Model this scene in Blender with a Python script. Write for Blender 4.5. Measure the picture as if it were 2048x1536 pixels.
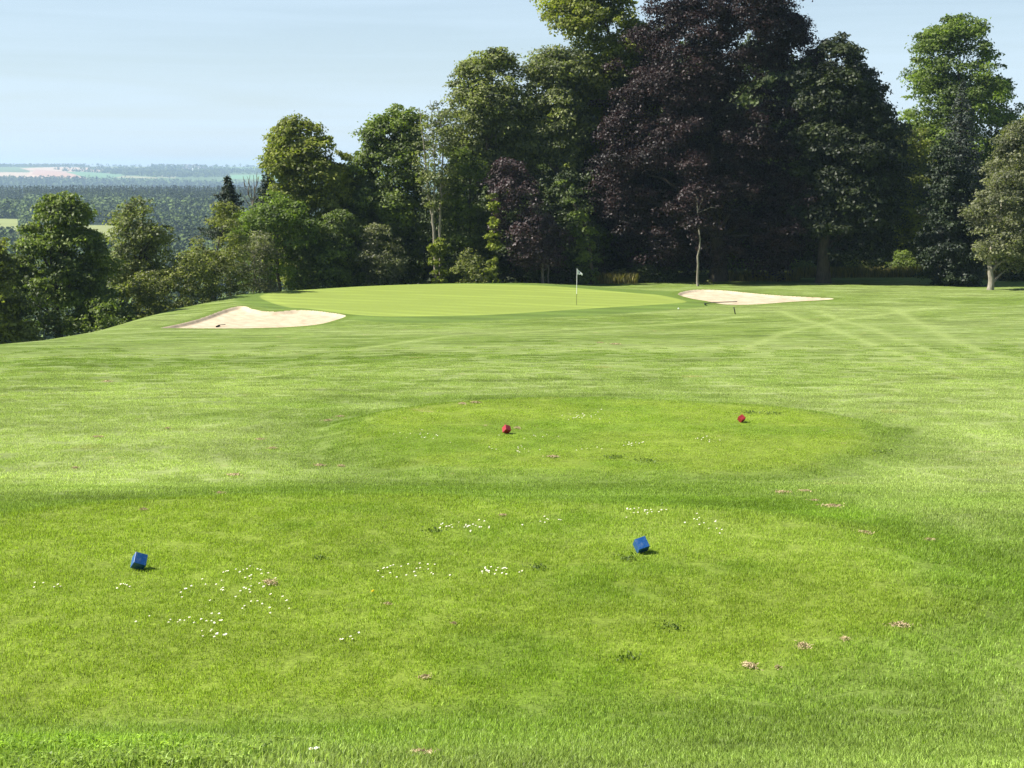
import bpy, math, random
import numpy as np
from mathutils import Vector, Matrix

for o in list(bpy.data.objects):
    bpy.data.objects.remove(o)
SC = bpy.context.scene
COL = SC.collection
RNG = np.random.default_rng(7)
random.seed(7)

# ------------------------------------------------------------------ camera
F = 3000.0                                   # focal length in photo pixels (2048 wide)
TH = math.atan(433 / 3000.0)                 # pitch: the eye-level line is row 335
cam_d = bpy.data.cameras.new("Camera")
cam_d.sensor_width = 36.0
cam_d.lens = 36.0 * F / 2048.0
cam_d.clip_start = 0.05
cam_d.clip_end = 40000
cam = bpy.data.objects.new("Camera", cam_d)
cam.location = (0, 0, 0)
cam.rotation_euler = (math.pi / 2 - TH, 0, 0)
COL.objects.link(cam)
SC.camera = cam

# ------------------------------------------------------------------ sky, sun, exposure
SUN_EL = math.radians(48)
SUN_AZ = math.radians(-92)                   # from +Y towards +X: the sun stands to the left, level with the viewer
EXPOSURE = 1.15
world = bpy.data.worlds.new("World")
SC.world = world
world.use_nodes = True
wt = world.node_tree
wt.nodes.clear()
w_out = wt.nodes.new("ShaderNodeOutputWorld")
w_bg = wt.nodes.new("ShaderNodeBackground")
w_sky = wt.nodes.new("ShaderNodeTexSky")
w_sky.sky_type = 'NISHITA'
w_sky.sun_disc = False
w_sky.sun_elevation = SUN_EL
w_sky.sun_rotation = SUN_AZ
w_sky.altitude = 300
w_sky.air_density = 1.0
w_sky.dust_density = 0.5
w_sky.ozone_density = 1.5
w_bg.inputs["Strength"].default_value = 0.05
# thin cirrus veil: noise on the sky direction, stretched along the horizon
w_tc = wt.nodes.new("ShaderNodeTexCoord")
w_map = wt.nodes.new("ShaderNodeMapping")
w_map.inputs["Scale"].default_value = (1.5, 1.5, 34.0)
w_n = wt.nodes.new("ShaderNodeTexNoise")
w_n.inputs["Scale"].default_value = 1.6
w_n.inputs["Detail"].default_value = 5
w_n.inputs["Distortion"].default_value = 0.6
w_r = wt.nodes.new("ShaderNodeMapRange")
w_r.inputs["From Min"].default_value = 0.35
w_r.inputs["From Max"].default_value = 0.75
w_r.inputs["To Min"].default_value = 0.66
w_r.inputs["To Max"].default_value = 1.06
w_mix = wt.nodes.new("ShaderNodeMix")
w_mix.data_type = 'RGBA'
w_mix.inputs["B"].default_value = (6.7, 8.4, 10.0, 1)
wt.links.new(w_tc.outputs["Generated"], w_map.inputs["Vector"])
wt.links.new(w_map.outputs["Vector"], w_n.inputs["Vector"])
wt.links.new(w_n.outputs["Fac"], w_r.inputs["Value"])
w_sep = wt.nodes.new("ShaderNodeSeparateXYZ")
w_el = wt.nodes.new("ShaderNodeMapRange")               # the veil thickens towards the horizon
w_el.inputs["From Min"].default_value = 0.0
w_el.inputs["From Max"].default_value = 0.38
w_el.inputs["To Min"].default_value = 0.95
w_el.inputs["To Max"].default_value = 0.06
w_mul = wt.nodes.new("ShaderNodeMath"); w_mul.operation = 'MULTIPLY'
wt.links.new(w_tc.outputs["Generated"], w_sep.inputs[0])
wt.links.new(w_sep.outputs["Z"], w_el.inputs["Value"])
wt.links.new(w_el.outputs["Result"], w_mul.inputs[0])
wt.links.new(w_r.outputs["Result"], w_mul.inputs[1])
wt.links.new(w_mul.outputs[0], w_mix.inputs["Factor"])
wt.links.new(w_sky.outputs["Color"], w_mix.inputs["A"])
wt.links.new(w_mix.outputs["Result"], w_bg.inputs["Color"])
wt.links.new(w_bg.outputs["Background"], w_out.inputs["Surface"])

sun_d = bpy.data.lights.new("Sun", 'SUN')
sun_d.energy = 5.0
sun_d.angle = math.radians(0.5)
sun_d.color = (1.0, 0.95, 0.87)
sun = bpy.data.objects.new("Sun", sun_d)
to_sun = Vector((math.sin(SUN_AZ) * math.cos(SUN_EL), math.cos(SUN_AZ) * math.cos(SUN_EL), math.sin(SUN_EL)))
sun.rotation_euler = (-to_sun).to_track_quat('-Z', 'Y').to_euler()
COL.objects.link(sun)

SC.view_settings.view_transform = 'Standard'
SC.view_settings.look = 'None'
SC.view_settings.gamma = 1.0
SC.view_settings.exposure = EXPOSURE
SC.cycles.use_denoising = True
SC.cycles.denoising_prefilter = 'NONE'
SC.cycles.sample_clamp_indirect = 4.0
SC.cycles.max_bounces = 6
SC.cycles.diffuse_bounces = 3
SC.cycles.glossy_bounces = 2
SC.cycles.transmission_bounces = 3
SC.cycles.volume_bounces = 1
SC.cycles.transparent_max_bounces = 4

# ------------------------------------------------------------------ helpers
def ray(px, py):
    u = (px - 1024) / F
    v = (768 - py) / F
    return np.array([u, math.cos(TH) + v * math.sin(TH), -math.sin(TH) + v * math.cos(TH)])

def at(px, py, Y):
    d = ray(px, py)
    return d * (Y / d[1])

def on_plane(px, py, z):
    d = ray(px, py)
    return d * (z / d[2])

def tag(o, label=None, cat=None, group=None, kind=None):
    if label: o["label"] = label
    if cat: o["category"] = cat
    if group: o["group"] = group
    if kind: o["kind"] = kind
    return o

def link(name, me, mat=None, parent=None, loc=None):
    o = bpy.data.objects.new(name, me)
    COL.objects.link(o)
    if mat is not None and me is not None and len(me.materials) == 0:
        me.materials.append(mat)
    if parent is not None: o.parent = parent
    if loc is not None: o.location = loc
    return o

def empty(name, loc):
    o = bpy.data.objects.new(name, None)
    o.empty_display_size = 0.5
    o.location = loc
    COL.objects.link(o)
    return o

def mesh_np(name, verts, quads=None, tris=None, smooth=False, attrs=None, mat_idx=None):
    """verts (n,3); quads (m,4); tris (k,3) -> mesh, fast."""
    me = bpy.data.meshes.new(name)
    verts = np.asarray(verts, np.float32)
    loops, starts, tot = [], [], 0
    if quads is not None and len(quads):
        q = np.asarray(quads, np.int32)
        loops.append(q.ravel()); starts.append(np.arange(len(q)) * 4); tot = q.size
    if tris is not None and len(tris):
        t = np.asarray(tris, np.int32)
        loops.append(t.ravel()); starts.append(tot + np.arange(len(t)) * 3)
    loops = np.concatenate(loops).astype(np.int32)
    starts = np.concatenate(starts).astype(np.int32)
    me.vertices.add(len(verts)); me.vertices.foreach_set("co", verts.ravel())
    me.loops.add(len(loops)); me.loops.foreach_set("vertex_index", loops)
    me.polygons.add(len(starts)); me.polygons.foreach_set("loop_start", starts)
    if smooth: me.polygons.foreach_set("use_smooth", np.ones(len(starts), bool))
    if mat_idx is not None: me.polygons.foreach_set("material_index", np.asarray(mat_idx, np.int32))
    me.update(calc_edges=True)
    for k, a in (attrs or {}).items():
        a = np.asarray(a, np.float32)
        if a.ndim == 1:
            me.attributes.new(k, 'FLOAT', 'POINT').data.foreach_set("value", a)
        else:
            c = np.ones((len(a), 4), np.float32); c[:, :3] = a
            me.attributes.new(k, 'FLOAT_COLOR', 'POINT').data.foreach_set("color", c.ravel())
    return me

def sstep(x, a, b):
    t = np.clip((x - a) / (b - a), 0, 1)
    return t * t * (3 - 2 * t)

def _hash(ix, iy, seed):
    n = (ix.astype(np.int64) * 374761393 + iy.astype(np.int64) * 668265263 + seed * 974634777) & 0x7fffffff
    n = ((n ^ (n >> 13)) * 1274126177) & 0x7fffffff
    return ((n ^ (n >> 16)) & 0xffff) / 65535.0

def vnoise(x, y, seed=0):
    ix, iy = np.floor(x), np.floor(y)
    fx, fy = x - ix, y - iy
    fx = fx * fx * (3 - 2 * fx); fy = fy * fy * (3 - 2 * fy)
    a = _hash(ix, iy, seed); b = _hash(ix + 1, iy, seed)
    c = _hash(ix, iy + 1, seed); d = _hash(ix + 1, iy + 1, seed)
    return (a * (1 - fx) + b * fx) * (1 - fy) + (c * (1 - fx) + d * fx) * fy

def fbm(x, y, seed=0, octv=4):
    s, a, t = 0, 0.5, 0
    for k in range(octv):
        s = s + a * vnoise(x * 2 ** k + 17.3 * k, y * 2 ** k - 9.1 * k, seed + k)
        t += a; a *= 0.55
    return s / t

def poly_sd(x, y, P):
    """signed distance to a closed polygon, positive inside."""
    P = np.asarray(P, float)
    d2 = np.full(x.shape, 1e18); ins = np.zeros(x.shape, bool)
    for i in range(len(P)):
        ax, ay = P[i]; bx, by = P[(i + 1) % len(P)]
        ex, ey = bx - ax, by - ay
        t = np.clip(((x - ax) * ex + (y - ay) * ey) / (ex * ex + ey * ey + 1e-12), 0, 1)
        d2 = np.minimum(d2, (x - ax - t * ex) ** 2 + (y - ay - t * ey) ** 2)
        c = (ay > y) != (by > y)
        with np.errstate(divide='ignore', invalid='ignore'):
            xi = ax + (y - ay) * ex / (ey if abs(ey) > 1e-12 else 1e-12)
        ins ^= c & (x < xi)
    d = np.sqrt(d2)
    return np.where(ins, d, -d)

def line_d(x, y, P):
    P = np.asarray(P, float)
    d2 = np.full(x.shape, 1e18)
    for i in range(len(P) - 1):
        ax, ay = P[i]; ex, ey = P[i + 1] - P[i]
        t = np.clip(((x - ax) * ex + (y - ay) * ey) / (ex * ex + ey * ey + 1e-12), 0, 1)
        d2 = np.minimum(d2, (x - ax - t * ex) ** 2 + (y - ay - t * ey) ** 2)
    return np.sqrt(d2)

def closed_spline(P, n=10):
    P = np.asarray(P, float); out = []
    m = len(P)
    for i in range(m):
        p0, p1, p2, p3 = P[i - 1], P[i], P[(i + 1) % m], P[(i + 2) % m]
        for k in range(n):
            t = k / n
            out.append(0.5 * ((2 * p1) + (-p0 + p2) * t + (2 * p0 - 5 * p1 + 4 * p2 - p3) * t * t + (-p0 + 3 * p1 - 3 * p2 + p3) * t ** 3))
    return np.array(out)

# ------------------------------------------------------------------ lie of the land
_py = np.array([(-80, -0.6), (-10, -1.6), (1.5, -1.64), (4, -1.9), (6.5, -2.72), (9, -3.62), (10.6, -3.98), (18, -4.12), (22, -4.78),
                (25.5, -5.45), (35, -5.72), (45, -6.25), (57, -7.0), (70, -7.75), (78, -8.1), (105, -8.08), (115, -8.3), (135, -8.5), (200, -9.6), (400, -20)])
_tab_y = np.arange(-80, 400, 0.25)
_tab_z = np.interp(_tab_y, _py[:, 0], _py[:, 1])
_k = np.exp(-0.5 * (np.arange(-16, 17) * 0.25 / 0.9) ** 2); _k /= _k.sum()
_tab_z = np.convolve(np.pad(_tab_z, 16, mode='edge'), _k, mode='valid')

CREST = np.array([(-140, 40), (-80, 52), (-40, 60), (-22.6, 66), (-20.9, 70), (-20.2, 75), (-19.5, 81), (-18.7, 90), (-16.9, 97), (-11, 102),
                  (-4.3, 105.2), (2.7, 106.2), (7, 109), (16, 128), (30, 140), (60, 150), (160, 160)], float)
CREST_POLY = np.vstack([CREST, [(160, -300), (-140, -300)]])

GREEN = closed_spline([on_plane(a, b, -8.05)[:2] for a, b in
        [(520, 592), (560, 582.5), (640, 578), (760, 571.5), (900, 568), (1020, 569), (1110, 573), (1200, 580), (1300, 589), (1372, 602), (1330, 608),
         (1200, 616), (1000, 628), (860, 632.5), (720, 632), (600, 619), (545, 606)]], 6)
FRINGE = closed_spline([on_plane(a, b, -8.05)[:2] for a, b in
        [(462, 590), (560, 580.5), (760, 569.5), (900, 566), (1020, 566.5), (1120, 569), (1220, 575), (1330, 583), (1402, 598), (1430, 606), (1400, 615),
         (1250, 627), (1000, 640), (820, 646), (690, 638), (600, 626), (505, 617)]], 6)
BUNKER_A = closed_spline([on_plane(a, b, -8.12)[:2] for a, b in
        [(322, 652), (360, 643), (405, 633), (440, 624), (470, 618.5), (490, 618.5), (505, 623), (530, 626.5), (560, 627), (590, 626), (620, 627), (655, 630),
         (692, 635.5), (660, 643), (620, 648), (560, 653), (480, 656), (400, 655.5), (350, 653.5)]], 5)
BUNKER_B = closed_spline([on_plane(a, b, -8.12)[:2] for a, b in
        [(1356, 593), (1372, 588), (1400, 586), (1440, 587.5), (1500, 592), (1560, 596), (1620, 599), (1668, 601), (1640, 604.5), (1580, 608), (1520, 611.5),
         (1470, 612), (1440, 609.5), (1410, 603.5), (1380, 599)]], 5)
BLUE_TEE = (-1.4, 14.2, 5.4, 3.85, -3.94)
RED_TEE = (1.95, 30.6, 5.3, 4.5, -5.38)

def tee_r(x, y, T):
    a = np.arctan2(y - T[1], x - T[0])
    wob = 1 + 0.035 * np.sin(3 * a + 1.0) + 0.02 * np.sin(5 * a)
    return (np.abs((x - T[0]) / (T[2] * wob)) ** 2.3 + np.abs((y - T[1]) / (T[3] * wob)) ** 2.3) ** (1 / 2.3)

_fr = np.array([(0, 0), (110, -20), (160, -30), (300, -50), (600, -56), (900, -51), (1150, -47), (1400, -44), (1800, -44), (2050, -45), (2400, -52), (3300, -84),
                (4200, -90), (4700, -84), (5100, -68), (5300, -43), (6000, -28), (6800, -14), (7400, 0), (7700, 4), (8300, 4), (10000, -20), (14000, -40)], float)

def crest_s(x, y):
    return np.maximum(0, -poly_sd(x, y, CREST_POLY))

def H(x, y, bunkers=True):
    x = np.asarray(x, float); y = np.asarray(y, float)
    shp = x.shape
    x = x.ravel(); y = y.ravel()
    z = np.interp(y, _tab_y, _tab_z)
    z = z + np.where(x < 0, 0.010, 0.004) * x * sstep(y, 30, 70) * sstep(-np.abs(x), -60, -25)
    z = z - 0.24 * sstep(x, 0, 7) * sstep(y, 96, 107)
    z = z + 0.12 * np.exp(-((y - 6.7) / 0.95) ** 2) * (1 - sstep(x, -1.4, 0.7))
    near = (np.abs(x) < 60) & (y < 125) & (y > -10)
    z = z + np.where(near, 0.16 * (fbm(x / 9, y / 9, 3, 2) - 0.5) * sstep(y, 36, 46), 0)
    for T in (BLUE_TEE, RED_TEE):
        r = tee_r(x, y, T)
        m = 1 - sstep(r, 0.94, 1.22)
        z = z * (1 - m) + m * (T[4] + 0.03 * (fbm(x / 2.5, y / 2.5, 5, 2) - 0.5))
    nb = (y > 60) & (y < 115) & (np.abs(x) < 45)
    if nb.any():
        xb, yb = x[nb], y[nb]
        zb = z[nb]
        zl = sstep(poly_sd(xb, yb, FRINGE), -2.5, 1.0)
        zb = zb * (1 - zl) + zl * (-8.05 + 0.05 * (fbm(xb / 7, yb / 7, 8, 2) - 0.5))
        if bunkers:
            for P, dep, rise in ((BUNKER_A, 0.14, 0.16), (BUNKER_B, 0.12, 0.12)):
                sd = poly_sd(xb, yb, P)
                y0, y1 = P[:, 1].min(), P[:, 1].max()
                t = np.clip((yb - y0) / (y1 - y0), 0, 1)
                zb = zb + rise * sstep(sd, -3.0, -0.1) * sstep(t, 0.3, 1.0) * (sd < 0) + rise * (sd >= 0) * sstep(t, 0.3, 1.0)
                zb = zb - 1.15 * dep * sstep(sd, 0.0, 0.25)
        z[nb] = zb
    s = crest_s(x, y)
    k = 0.52 - 0.36 * sstep(x, -8, 12)
    z = z - k * (np.sqrt(s * s + 16) - 4)
    R = np.hypot(x, y)
    zf = np.interp(R, _fr[:, 0], _fr[:, 1])
    far = R > 500
    zf = zf + np.where(far, (6 * (fbm(x / 500, y / 500, 11, 3) - 0.5)) * sstep(R, 500, 900) * (1 - 0.6 * sstep(R, 5000, 6500)), 0)
    b = sstep(R, 125, 240)
    z = np.where(b > 0, np.maximum(z, -60) * (1 - b) + zf * b, z)
    return z.reshape(shp)

def H1(x, y):
    return float(H(np.array([x]), np.array([y]))[0])

def ground_at(px, py, lo=4.0, hi=130.0):
    d = ray(px, py); d = d / d[1]
    Y = np.linspace(lo, hi, 4000)
    z = H(d[0] * Y, Y)
    hit = np.nonzero(d[2] * Y <= z)[0]
    Yh = Y[hit[0]] if len(hit) else hi
    return np.array([d[0] * Yh, Yh, H1(d[0] * Yh, Yh)])

# ------------------------------------------------------------------ colour of the turf (mowing, species, dryness, plus painted shade at the near bank's foot)
def gp(pts): return np.array([ground_at(a, b)[:2] for a, b in pts])
TRACKS = [gp([(1560, 622), (1640, 648), (1700, 672), (1790, 705), (1905, 745)]), gp([(1640, 622), (1740, 655), (1830, 690), (1960, 738)]),
          gp([(1790, 618), (1850, 650), (1930, 690), (2040, 730)]),
          gp([(1480, 700), (1560, 668), (1680, 640), (1900, 612)]), gp([(700, 700), (900, 672), (1200, 655), (1500, 632)]),
          gp([(560, 790), (430, 770), (640, 735), (900, 718), (1300, 692)])]

C_ROUGH = np.array((.122, .178, .028)); C_PALE = np.array((.218, .272, .082)); C_LUSH = np.array((.112, .180, .016))
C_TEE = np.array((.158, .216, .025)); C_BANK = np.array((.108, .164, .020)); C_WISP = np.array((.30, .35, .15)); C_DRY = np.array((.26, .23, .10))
C_GREEN = np.array((.205, .262, .052)); C_FRINGE = np.array((.098, .150, .028))

def turf(x, y):
    x = np.asarray(x, float); y = np.asarray(y, float)
    def L(c, d, t): return c + (d - c) * np.clip(t, 0, 1)[..., None]
    n1 = fbm(x / 6.0, y / 9.0, 21, 4); n2 = fbm(x / 1.4, y / 1.1, 31, 3); n3 = fbm(x / 22, y / 4.5, 41, 3)
    c = np.broadcast_to(C_ROUGH, x.shape + (3,)).copy()
    pale = 0.15 + 1.5 * (n3 - 0.42) + 1.2 * (n1 - 0.5)
    pale = pale + 0.8 * sstep(x - 0.10 * y, 0.5, 4.0) * sstep(y, 11, 17) * (1 - sstep(y, 42, 60))
    pale = pale + 0.45 * sstep(-x - 0.10 * y, 0.5, 3.5) * sstep(y, 18, 22) * (1 - sstep(y, 38, 50))
    pale = pale + 0.35 * np.exp(-((y - 44) / 7) ** 2)
    rmin = np.minimum(tee_r(x, y, BLUE_TEE), tee_r(x, y, RED_TEE))
    c = L(c, C_PALE, pale * (0.25 + 0.75 * sstep(rmin, 1.02, 1.5)))
    c = L(c, C_LUSH, 0.9 * sstep(n1, 0.55, 0.75) * (1 - 0.7 * sstep(y, 30, 50)))
    am = 1 - 0.45 * sstep(y, 26, 40)
    c = c * (0.95 + am * (0.62 * (n2 - .5) + 0.3 * (fbm(x / 3.5, y / 1.2, 101, 3) - 0.5)))[..., None]
    ws = fbm(x / 1.9 + .4 * y, (y - .12 * x) / .42, 131, 3)
    c = L(c, C_WISP, 0.34 * sstep(ws, .54, .74) * sstep(y, 27, 40))
    c = c * (1 - 0.22 * sstep(ws, .46, .30) * sstep(y, 27, 40))[..., None]
    for P in TRACKS:
        d = line_d(x, y, P)
        c = L(c, C_PALE * 1.08, 0.7 * np.exp(-(d / 0.34) ** 2) * (0.4 + 0.9 * n2))
    for T in (BLUE_TEE, RED_TEE):
        r = tee_r(x, y, T)
        rw = r + 0.24 * (n2 - 0.5)
        t = 1 - sstep(rw, 0.86, 1.12)
        ct = L(np.broadcast_to(C_TEE, c.shape), C_PALE * np.array((.95, 1.0, .6)), 0.8 * sstep(n1, 0.5, 0.8) * 0.6)
        ct = L(ct, C_LUSH, 0.7 * sstep(fbm(x / 2.2, y / 1.8, 77, 3), 0.5, 0.72))
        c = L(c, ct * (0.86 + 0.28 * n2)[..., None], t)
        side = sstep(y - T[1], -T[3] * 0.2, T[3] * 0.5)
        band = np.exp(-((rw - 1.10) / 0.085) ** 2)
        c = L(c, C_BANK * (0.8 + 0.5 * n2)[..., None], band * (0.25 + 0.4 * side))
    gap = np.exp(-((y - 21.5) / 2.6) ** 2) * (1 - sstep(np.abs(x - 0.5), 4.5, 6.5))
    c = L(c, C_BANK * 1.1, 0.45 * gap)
    foot = np.exp(-((y - 9.6) / 0.8) ** 2) * sstep(x, -2.9, -0.8)  # shaded dip behind the bank's crest, put into the turf colour
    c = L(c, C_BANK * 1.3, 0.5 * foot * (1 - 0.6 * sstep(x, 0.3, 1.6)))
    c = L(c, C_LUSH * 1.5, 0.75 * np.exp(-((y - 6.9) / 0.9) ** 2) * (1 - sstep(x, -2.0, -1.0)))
    fl = fbm(x / 0.5, y / 0.3, 91, 3)
    c = L(c, C_DRY, 0.7 * sstep(fl, 0.80, 0.88) * sstep(y, 20, 26) * (1 - sstep(y, 75, 90)))
    far = (y > 70) & (y < 118)
    if far.any():
        i = np.nonzero(far)
        xf, yf = x[i], y[i]
        sg = poly_sd(xf, yf, GREEN); sf = poly_sd(xf, yf, FRINGE)
        cf = c[i]
        fr = C_FRINGE * (0.9 + 0.2 * vnoise(xf / 3, yf / 3, 5))[..., None]
        st = 0.5 + 0.5 * np.tanh(4 * np.sin((0.25 * xf + yf) * 2 * np.pi / 2.6))
        bd = np.maximum(poly_sd(xf, yf, BUNKER_A), poly_sd(xf, yf, BUNKER_B))
        cf = L(cf, fr, sstep(sf, -0.3, 0.5))
        cf = L(cf, np.broadcast_to(C_BANK * .8, cf.shape), 0.7 * sstep(bd, -0.75, -0.3))
        sfr = sstep(sf, 0, 0.4) * (sg < 0) * (yf < 92)
        cf = cf * (1 + 0.22 * (st - 0.5) * sfr)[..., None]
        nn = fbm(xf / 8 + 0.3 * yf, yf / 2.2, 55, 3)
        sw = np.sin((0.45 * xf + yf * 1.0) * 2 * np.pi / 1.9 + 2 * nn)
        g = C_GREEN * (0.92 + 0.09 * sw * sstep(nn, .3, .6) + 0.22 * (nn - 0.5))[..., None]
        g = g * (1 + 0.10 * np.exp(-((sg - 0.45) / 0.28) ** 2))[..., None]
        cf = L(cf, g, sstep(sg, -0.08, 0.08))
        c[i] = cf
    return np.clip(c, 0.004, 0.6)

# ------------------------------------------------------------------ materials
def new_mat(name):
    m = bpy.data.materials.new(name); m.use_nodes = True
    nt = m.node_tree; nt.nodes.clear()
    out = nt.nodes.new("ShaderNodeOutputMaterial")
    return m, nt, out

def N(nt, t, **kw):
    n = nt.nodes.new(t)
    for k, v in kw.items():
        if k in n.inputs: n.inputs[k].default_value = v
        else: setattr(n, k, v)
    return n

def principled(nt, out, rough=0.7, spec=0.3, color=None):
    b = nt.nodes.new("ShaderNodeBsdfPrincipled")
    b.inputs["Roughness"].default_value = rough
    b.inputs["Specular IOR Level"].default_value = spec
    if color is not None: b.inputs["Base Color"].default_value = (*color, 1)
    nt.links.new(b.outputs[0], out.inputs["Surface"])
    return b

def turf_mat(name, fine=1.0, bump=0.5, blade_scale=(38, 38, 38), sheen=0.0):
    m, nt, out = new_mat(name)
    b = principled(nt, out, 0.85, 0.15)
    a = N(nt, "ShaderNodeAttribute", attribute_name="col")
    g = nt.nodes.new("ShaderNodeNewGeometry")
    n1 = N(nt, "ShaderNodeTexNoise", Scale=24.0, Detail=6.0, Roughness=0.75)
    n2 = N(nt, "ShaderNodeTexNoise", Scale=3.1, Detail=5.0, Roughness=0.7)
    for n in (n1, n2): nt.links.new(g.outputs["Position"], n.inputs["Vector"])
    r1 = N(nt, "ShaderNodeMapRange"); r1.inputs["From Min"].default_value = 0.3; r1.inputs["From Max"].default_value = 0.7
    r1.inputs["To Min"].default_value = 1 - 0.5 * fine; r1.inputs["To Max"].default_value = 1 + 0.5 * fine
    r2 = N(nt, "ShaderNodeMapRange"); r2.inputs["From Min"].default_value = 0.3; r2.inputs["From Max"].default_value = 0.7
    r2.inputs["To Min"].default_value = 1 - 0.25 * fine; r2.inputs["To Max"].default_value = 1 + 0.25 * fine
    nt.links.new(n1.outputs["Fac"], r1.inputs["Value"]); nt.links.new(n2.outputs["Fac"], r2.inputs["Value"])
    mu = N(nt, "ShaderNodeMath", operation='MULTIPLY')
    nt.links.new(r1.outputs[0], mu.inputs[0]); nt.links.new(r2.outputs[0], mu.inputs[1])
    vm = N(nt, "ShaderNodeVectorMath", operation='SCALE')
    nt.links.new(a.outputs["Color"], vm.inputs[0]); nt.links.new(mu.outputs[0], vm.inputs["Scale"])
    nt.links.new(vm.outputs[0], b.inputs["Base Color"])
    if bump:
        bp = N(nt, "ShaderNodeBump", Strength=bump, Distance=0.05)
        nt.links.new(n1.outputs["Fac"], bp.inputs["Height"]); nt.links.new(bp.outputs[0], b.inputs["Normal"])
    return m

M_TURF = turf_mat("turf", 0.9, 0.55)
M_GREEN = turf_mat("green_turf", 0.22, 0.05)
M_FRINGE = turf_mat("fringe_turf", 0.4, 0.15)

def sand_mat():
    m, nt, out = new_mat("sand")
    b = principled(nt, out, 0.9, 0.1)
    g = nt.nodes.new("ShaderNodeNewGeometry")
    n = N(nt, "ShaderNodeTexNoise", Scale=1.5, Detail=8.0, Roughness=0.7)
    nt.links.new(g.outputs["Position"], n.inputs["Vector"])
    cr = nt.nodes.new("ShaderNodeValToRGB")
    cr.color_ramp.elements[0].position = 0.32; cr.color_ramp.elements[0].color = (.34, .272, .185, 1)
    cr.color_ramp.elements[1].position = 0.62; cr.color_ramp.elements[1].color = (.46, .385, .275, 1)
    nt.links.new(n.outputs["Fac"], cr.inputs[0]); nt.links.new(cr.outputs[0], b.inputs["Base Color"])
    mp = N(nt, "ShaderNodeMapping"); mp.inputs["Rotation"].default_value = (0, 0, math.radians(-38))
    nt.links.new(g.outputs["Position"], mp.inputs["Vector"])
    w = N(nt, "ShaderNodeTexWave", Scale=0.42, Distortion=14.0, Detail=4.0)
    w.inputs["Detail Scale"].default_value = 0.6
    nt.links.new(mp.outputs[0], w.inputs["Vector"])
    n3 = N(nt, "ShaderNodeTexNoise", Scale=5.0, Detail=4.0)
    nt.links.new(g.outputs["Position"], n3.inputs["Vector"])
    ad = N(nt, "ShaderNodeMath", operation='MULTIPLY_ADD'); ad.inputs[1].default_value = 1.2
    nt.links.new(n3.outputs["Fac"], ad.inputs[0]); nt.links.new(w.outputs["Fac"], ad.inputs[2])
    bp = N(nt, "ShaderNodeBump", Strength=0.16, Distance=0.10)
    nt.links.new(ad.outputs[0], bp.inputs["Height"]); nt.links.new(bp.outputs[0], b.inputs["Normal"])
    return m
M_SAND = sand_mat()

def far_mat():
    m, nt, out = new_mat("valley_land")
    b = principled(nt, out, 0.9, 0.1)
    a = N(nt, "ShaderNodeAttribute", attribute_name="col")
    nt.links.new(a.outputs["Color"], b.inputs["Base Color"])
    return m
M_FAR = far_mat()

def leaf_mat(name, col, var=0.45, warm=(1.25, 1.15, 0.6), spec=0.38, rough=0.6, trans=0.38, tcol=None):
    m, nt, out = new_mat(name)
    b = nt.nodes.new("ShaderNodeBsdfPrincipled")
    b.inputs["Roughness"].default_value = rough
    b.inputs["Specular IOR Level"].default_value = spec
    a = N(nt, "ShaderNodeAttribute", attribute_name="tint")
    mx = nt.nodes.new("ShaderNodeMix"); mx.data_type = 'RGBA'
    lo = tuple(c * (1 - var) for c in col); hi = tuple(min(1, c * (1 + var) * w) for c, w in zip(col, warm))
    mx.inputs["A"].default_value = (*lo, 1); mx.inputs["B"].default_value = (*hi, 1)
    nt.links.new(a.outputs["Fac"], mx.inputs["Factor"]); nt.links.new(mx.outputs["Result"], b.inputs["Base Color"])
    if trans:
        t = nt.nodes.new("ShaderNodeBsdfTranslucent")
        vm = N(nt, "ShaderNodeVectorMath", operation='MULTIPLY'); vm.inputs[1].default_value = tcol or (1.5, 1.7, 0.7)
        nt.links.new(mx.outputs["Result"], vm.inputs[0]); nt.links.new(vm.outputs[0], t.inputs["Color"])
        ms = N(nt, "ShaderNodeMixShader"); ms.inputs[0].default_value = trans
        nt.links.new(b.outputs[0], ms.inputs[1]); nt.links.new(t.outputs[0], ms.inputs[2])
        nt.links.new(ms.outputs[0], out.inputs["Surface"])
    else:
        nt.links.new(b.outputs[0], out.inputs["Surface"])
    return m

def bark_mat(name, c0, c1):
    m, nt, out = new_mat(name)
    b = principled(nt, out, 0.85, 0.15)
    g = nt.nodes.new("ShaderNodeNewGeometry")
    mp = N(nt, "ShaderNodeMapping"); mp.inputs["Scale"].default_value = (6, 6, 1.3)
    nt.links.new(g.outputs["Position"], mp.inputs["Vector"])
    n = N(nt, "ShaderNodeTexNoise", Scale=1.6, Detail=6.0, Roughness=0.7)
    nt.links.new(mp.outputs[0], n.inputs["Vector"])
    cr = nt.nodes.new("ShaderNodeValToRGB")
    cr.color_ramp.elements[0].position = 0.35; cr.color_ramp.elements[0].color = (*c0, 1)
    cr.color_ramp.elements[1].position = 0.65; cr.color_ramp.elements[1].color = (*c1, 1)
    nt.links.new(n.outputs["Fac"], cr.inputs[0]); nt.links.new(cr.outputs[0], b.inputs["Base Color"])
    bp = N(nt, "ShaderNodeBump", Strength=0.7, Distance=0.04)
    nt.links.new(n.outputs["Fac"], bp.inputs["Height"]); nt.links.new(bp.outputs[0], b.inputs["Normal"])
    return m
M_BARK = bark_mat("bark_dark", (.035, .028, .02), (.09, .075, .055))
M_BARK_PALE = bark_mat("bark_pale", (.16, .14, .105), (.34, .31, .25))
M_BARK_GREY = bark_mat("bark_grey", (.10, .085, .065), (.24, .21, .17))

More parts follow.
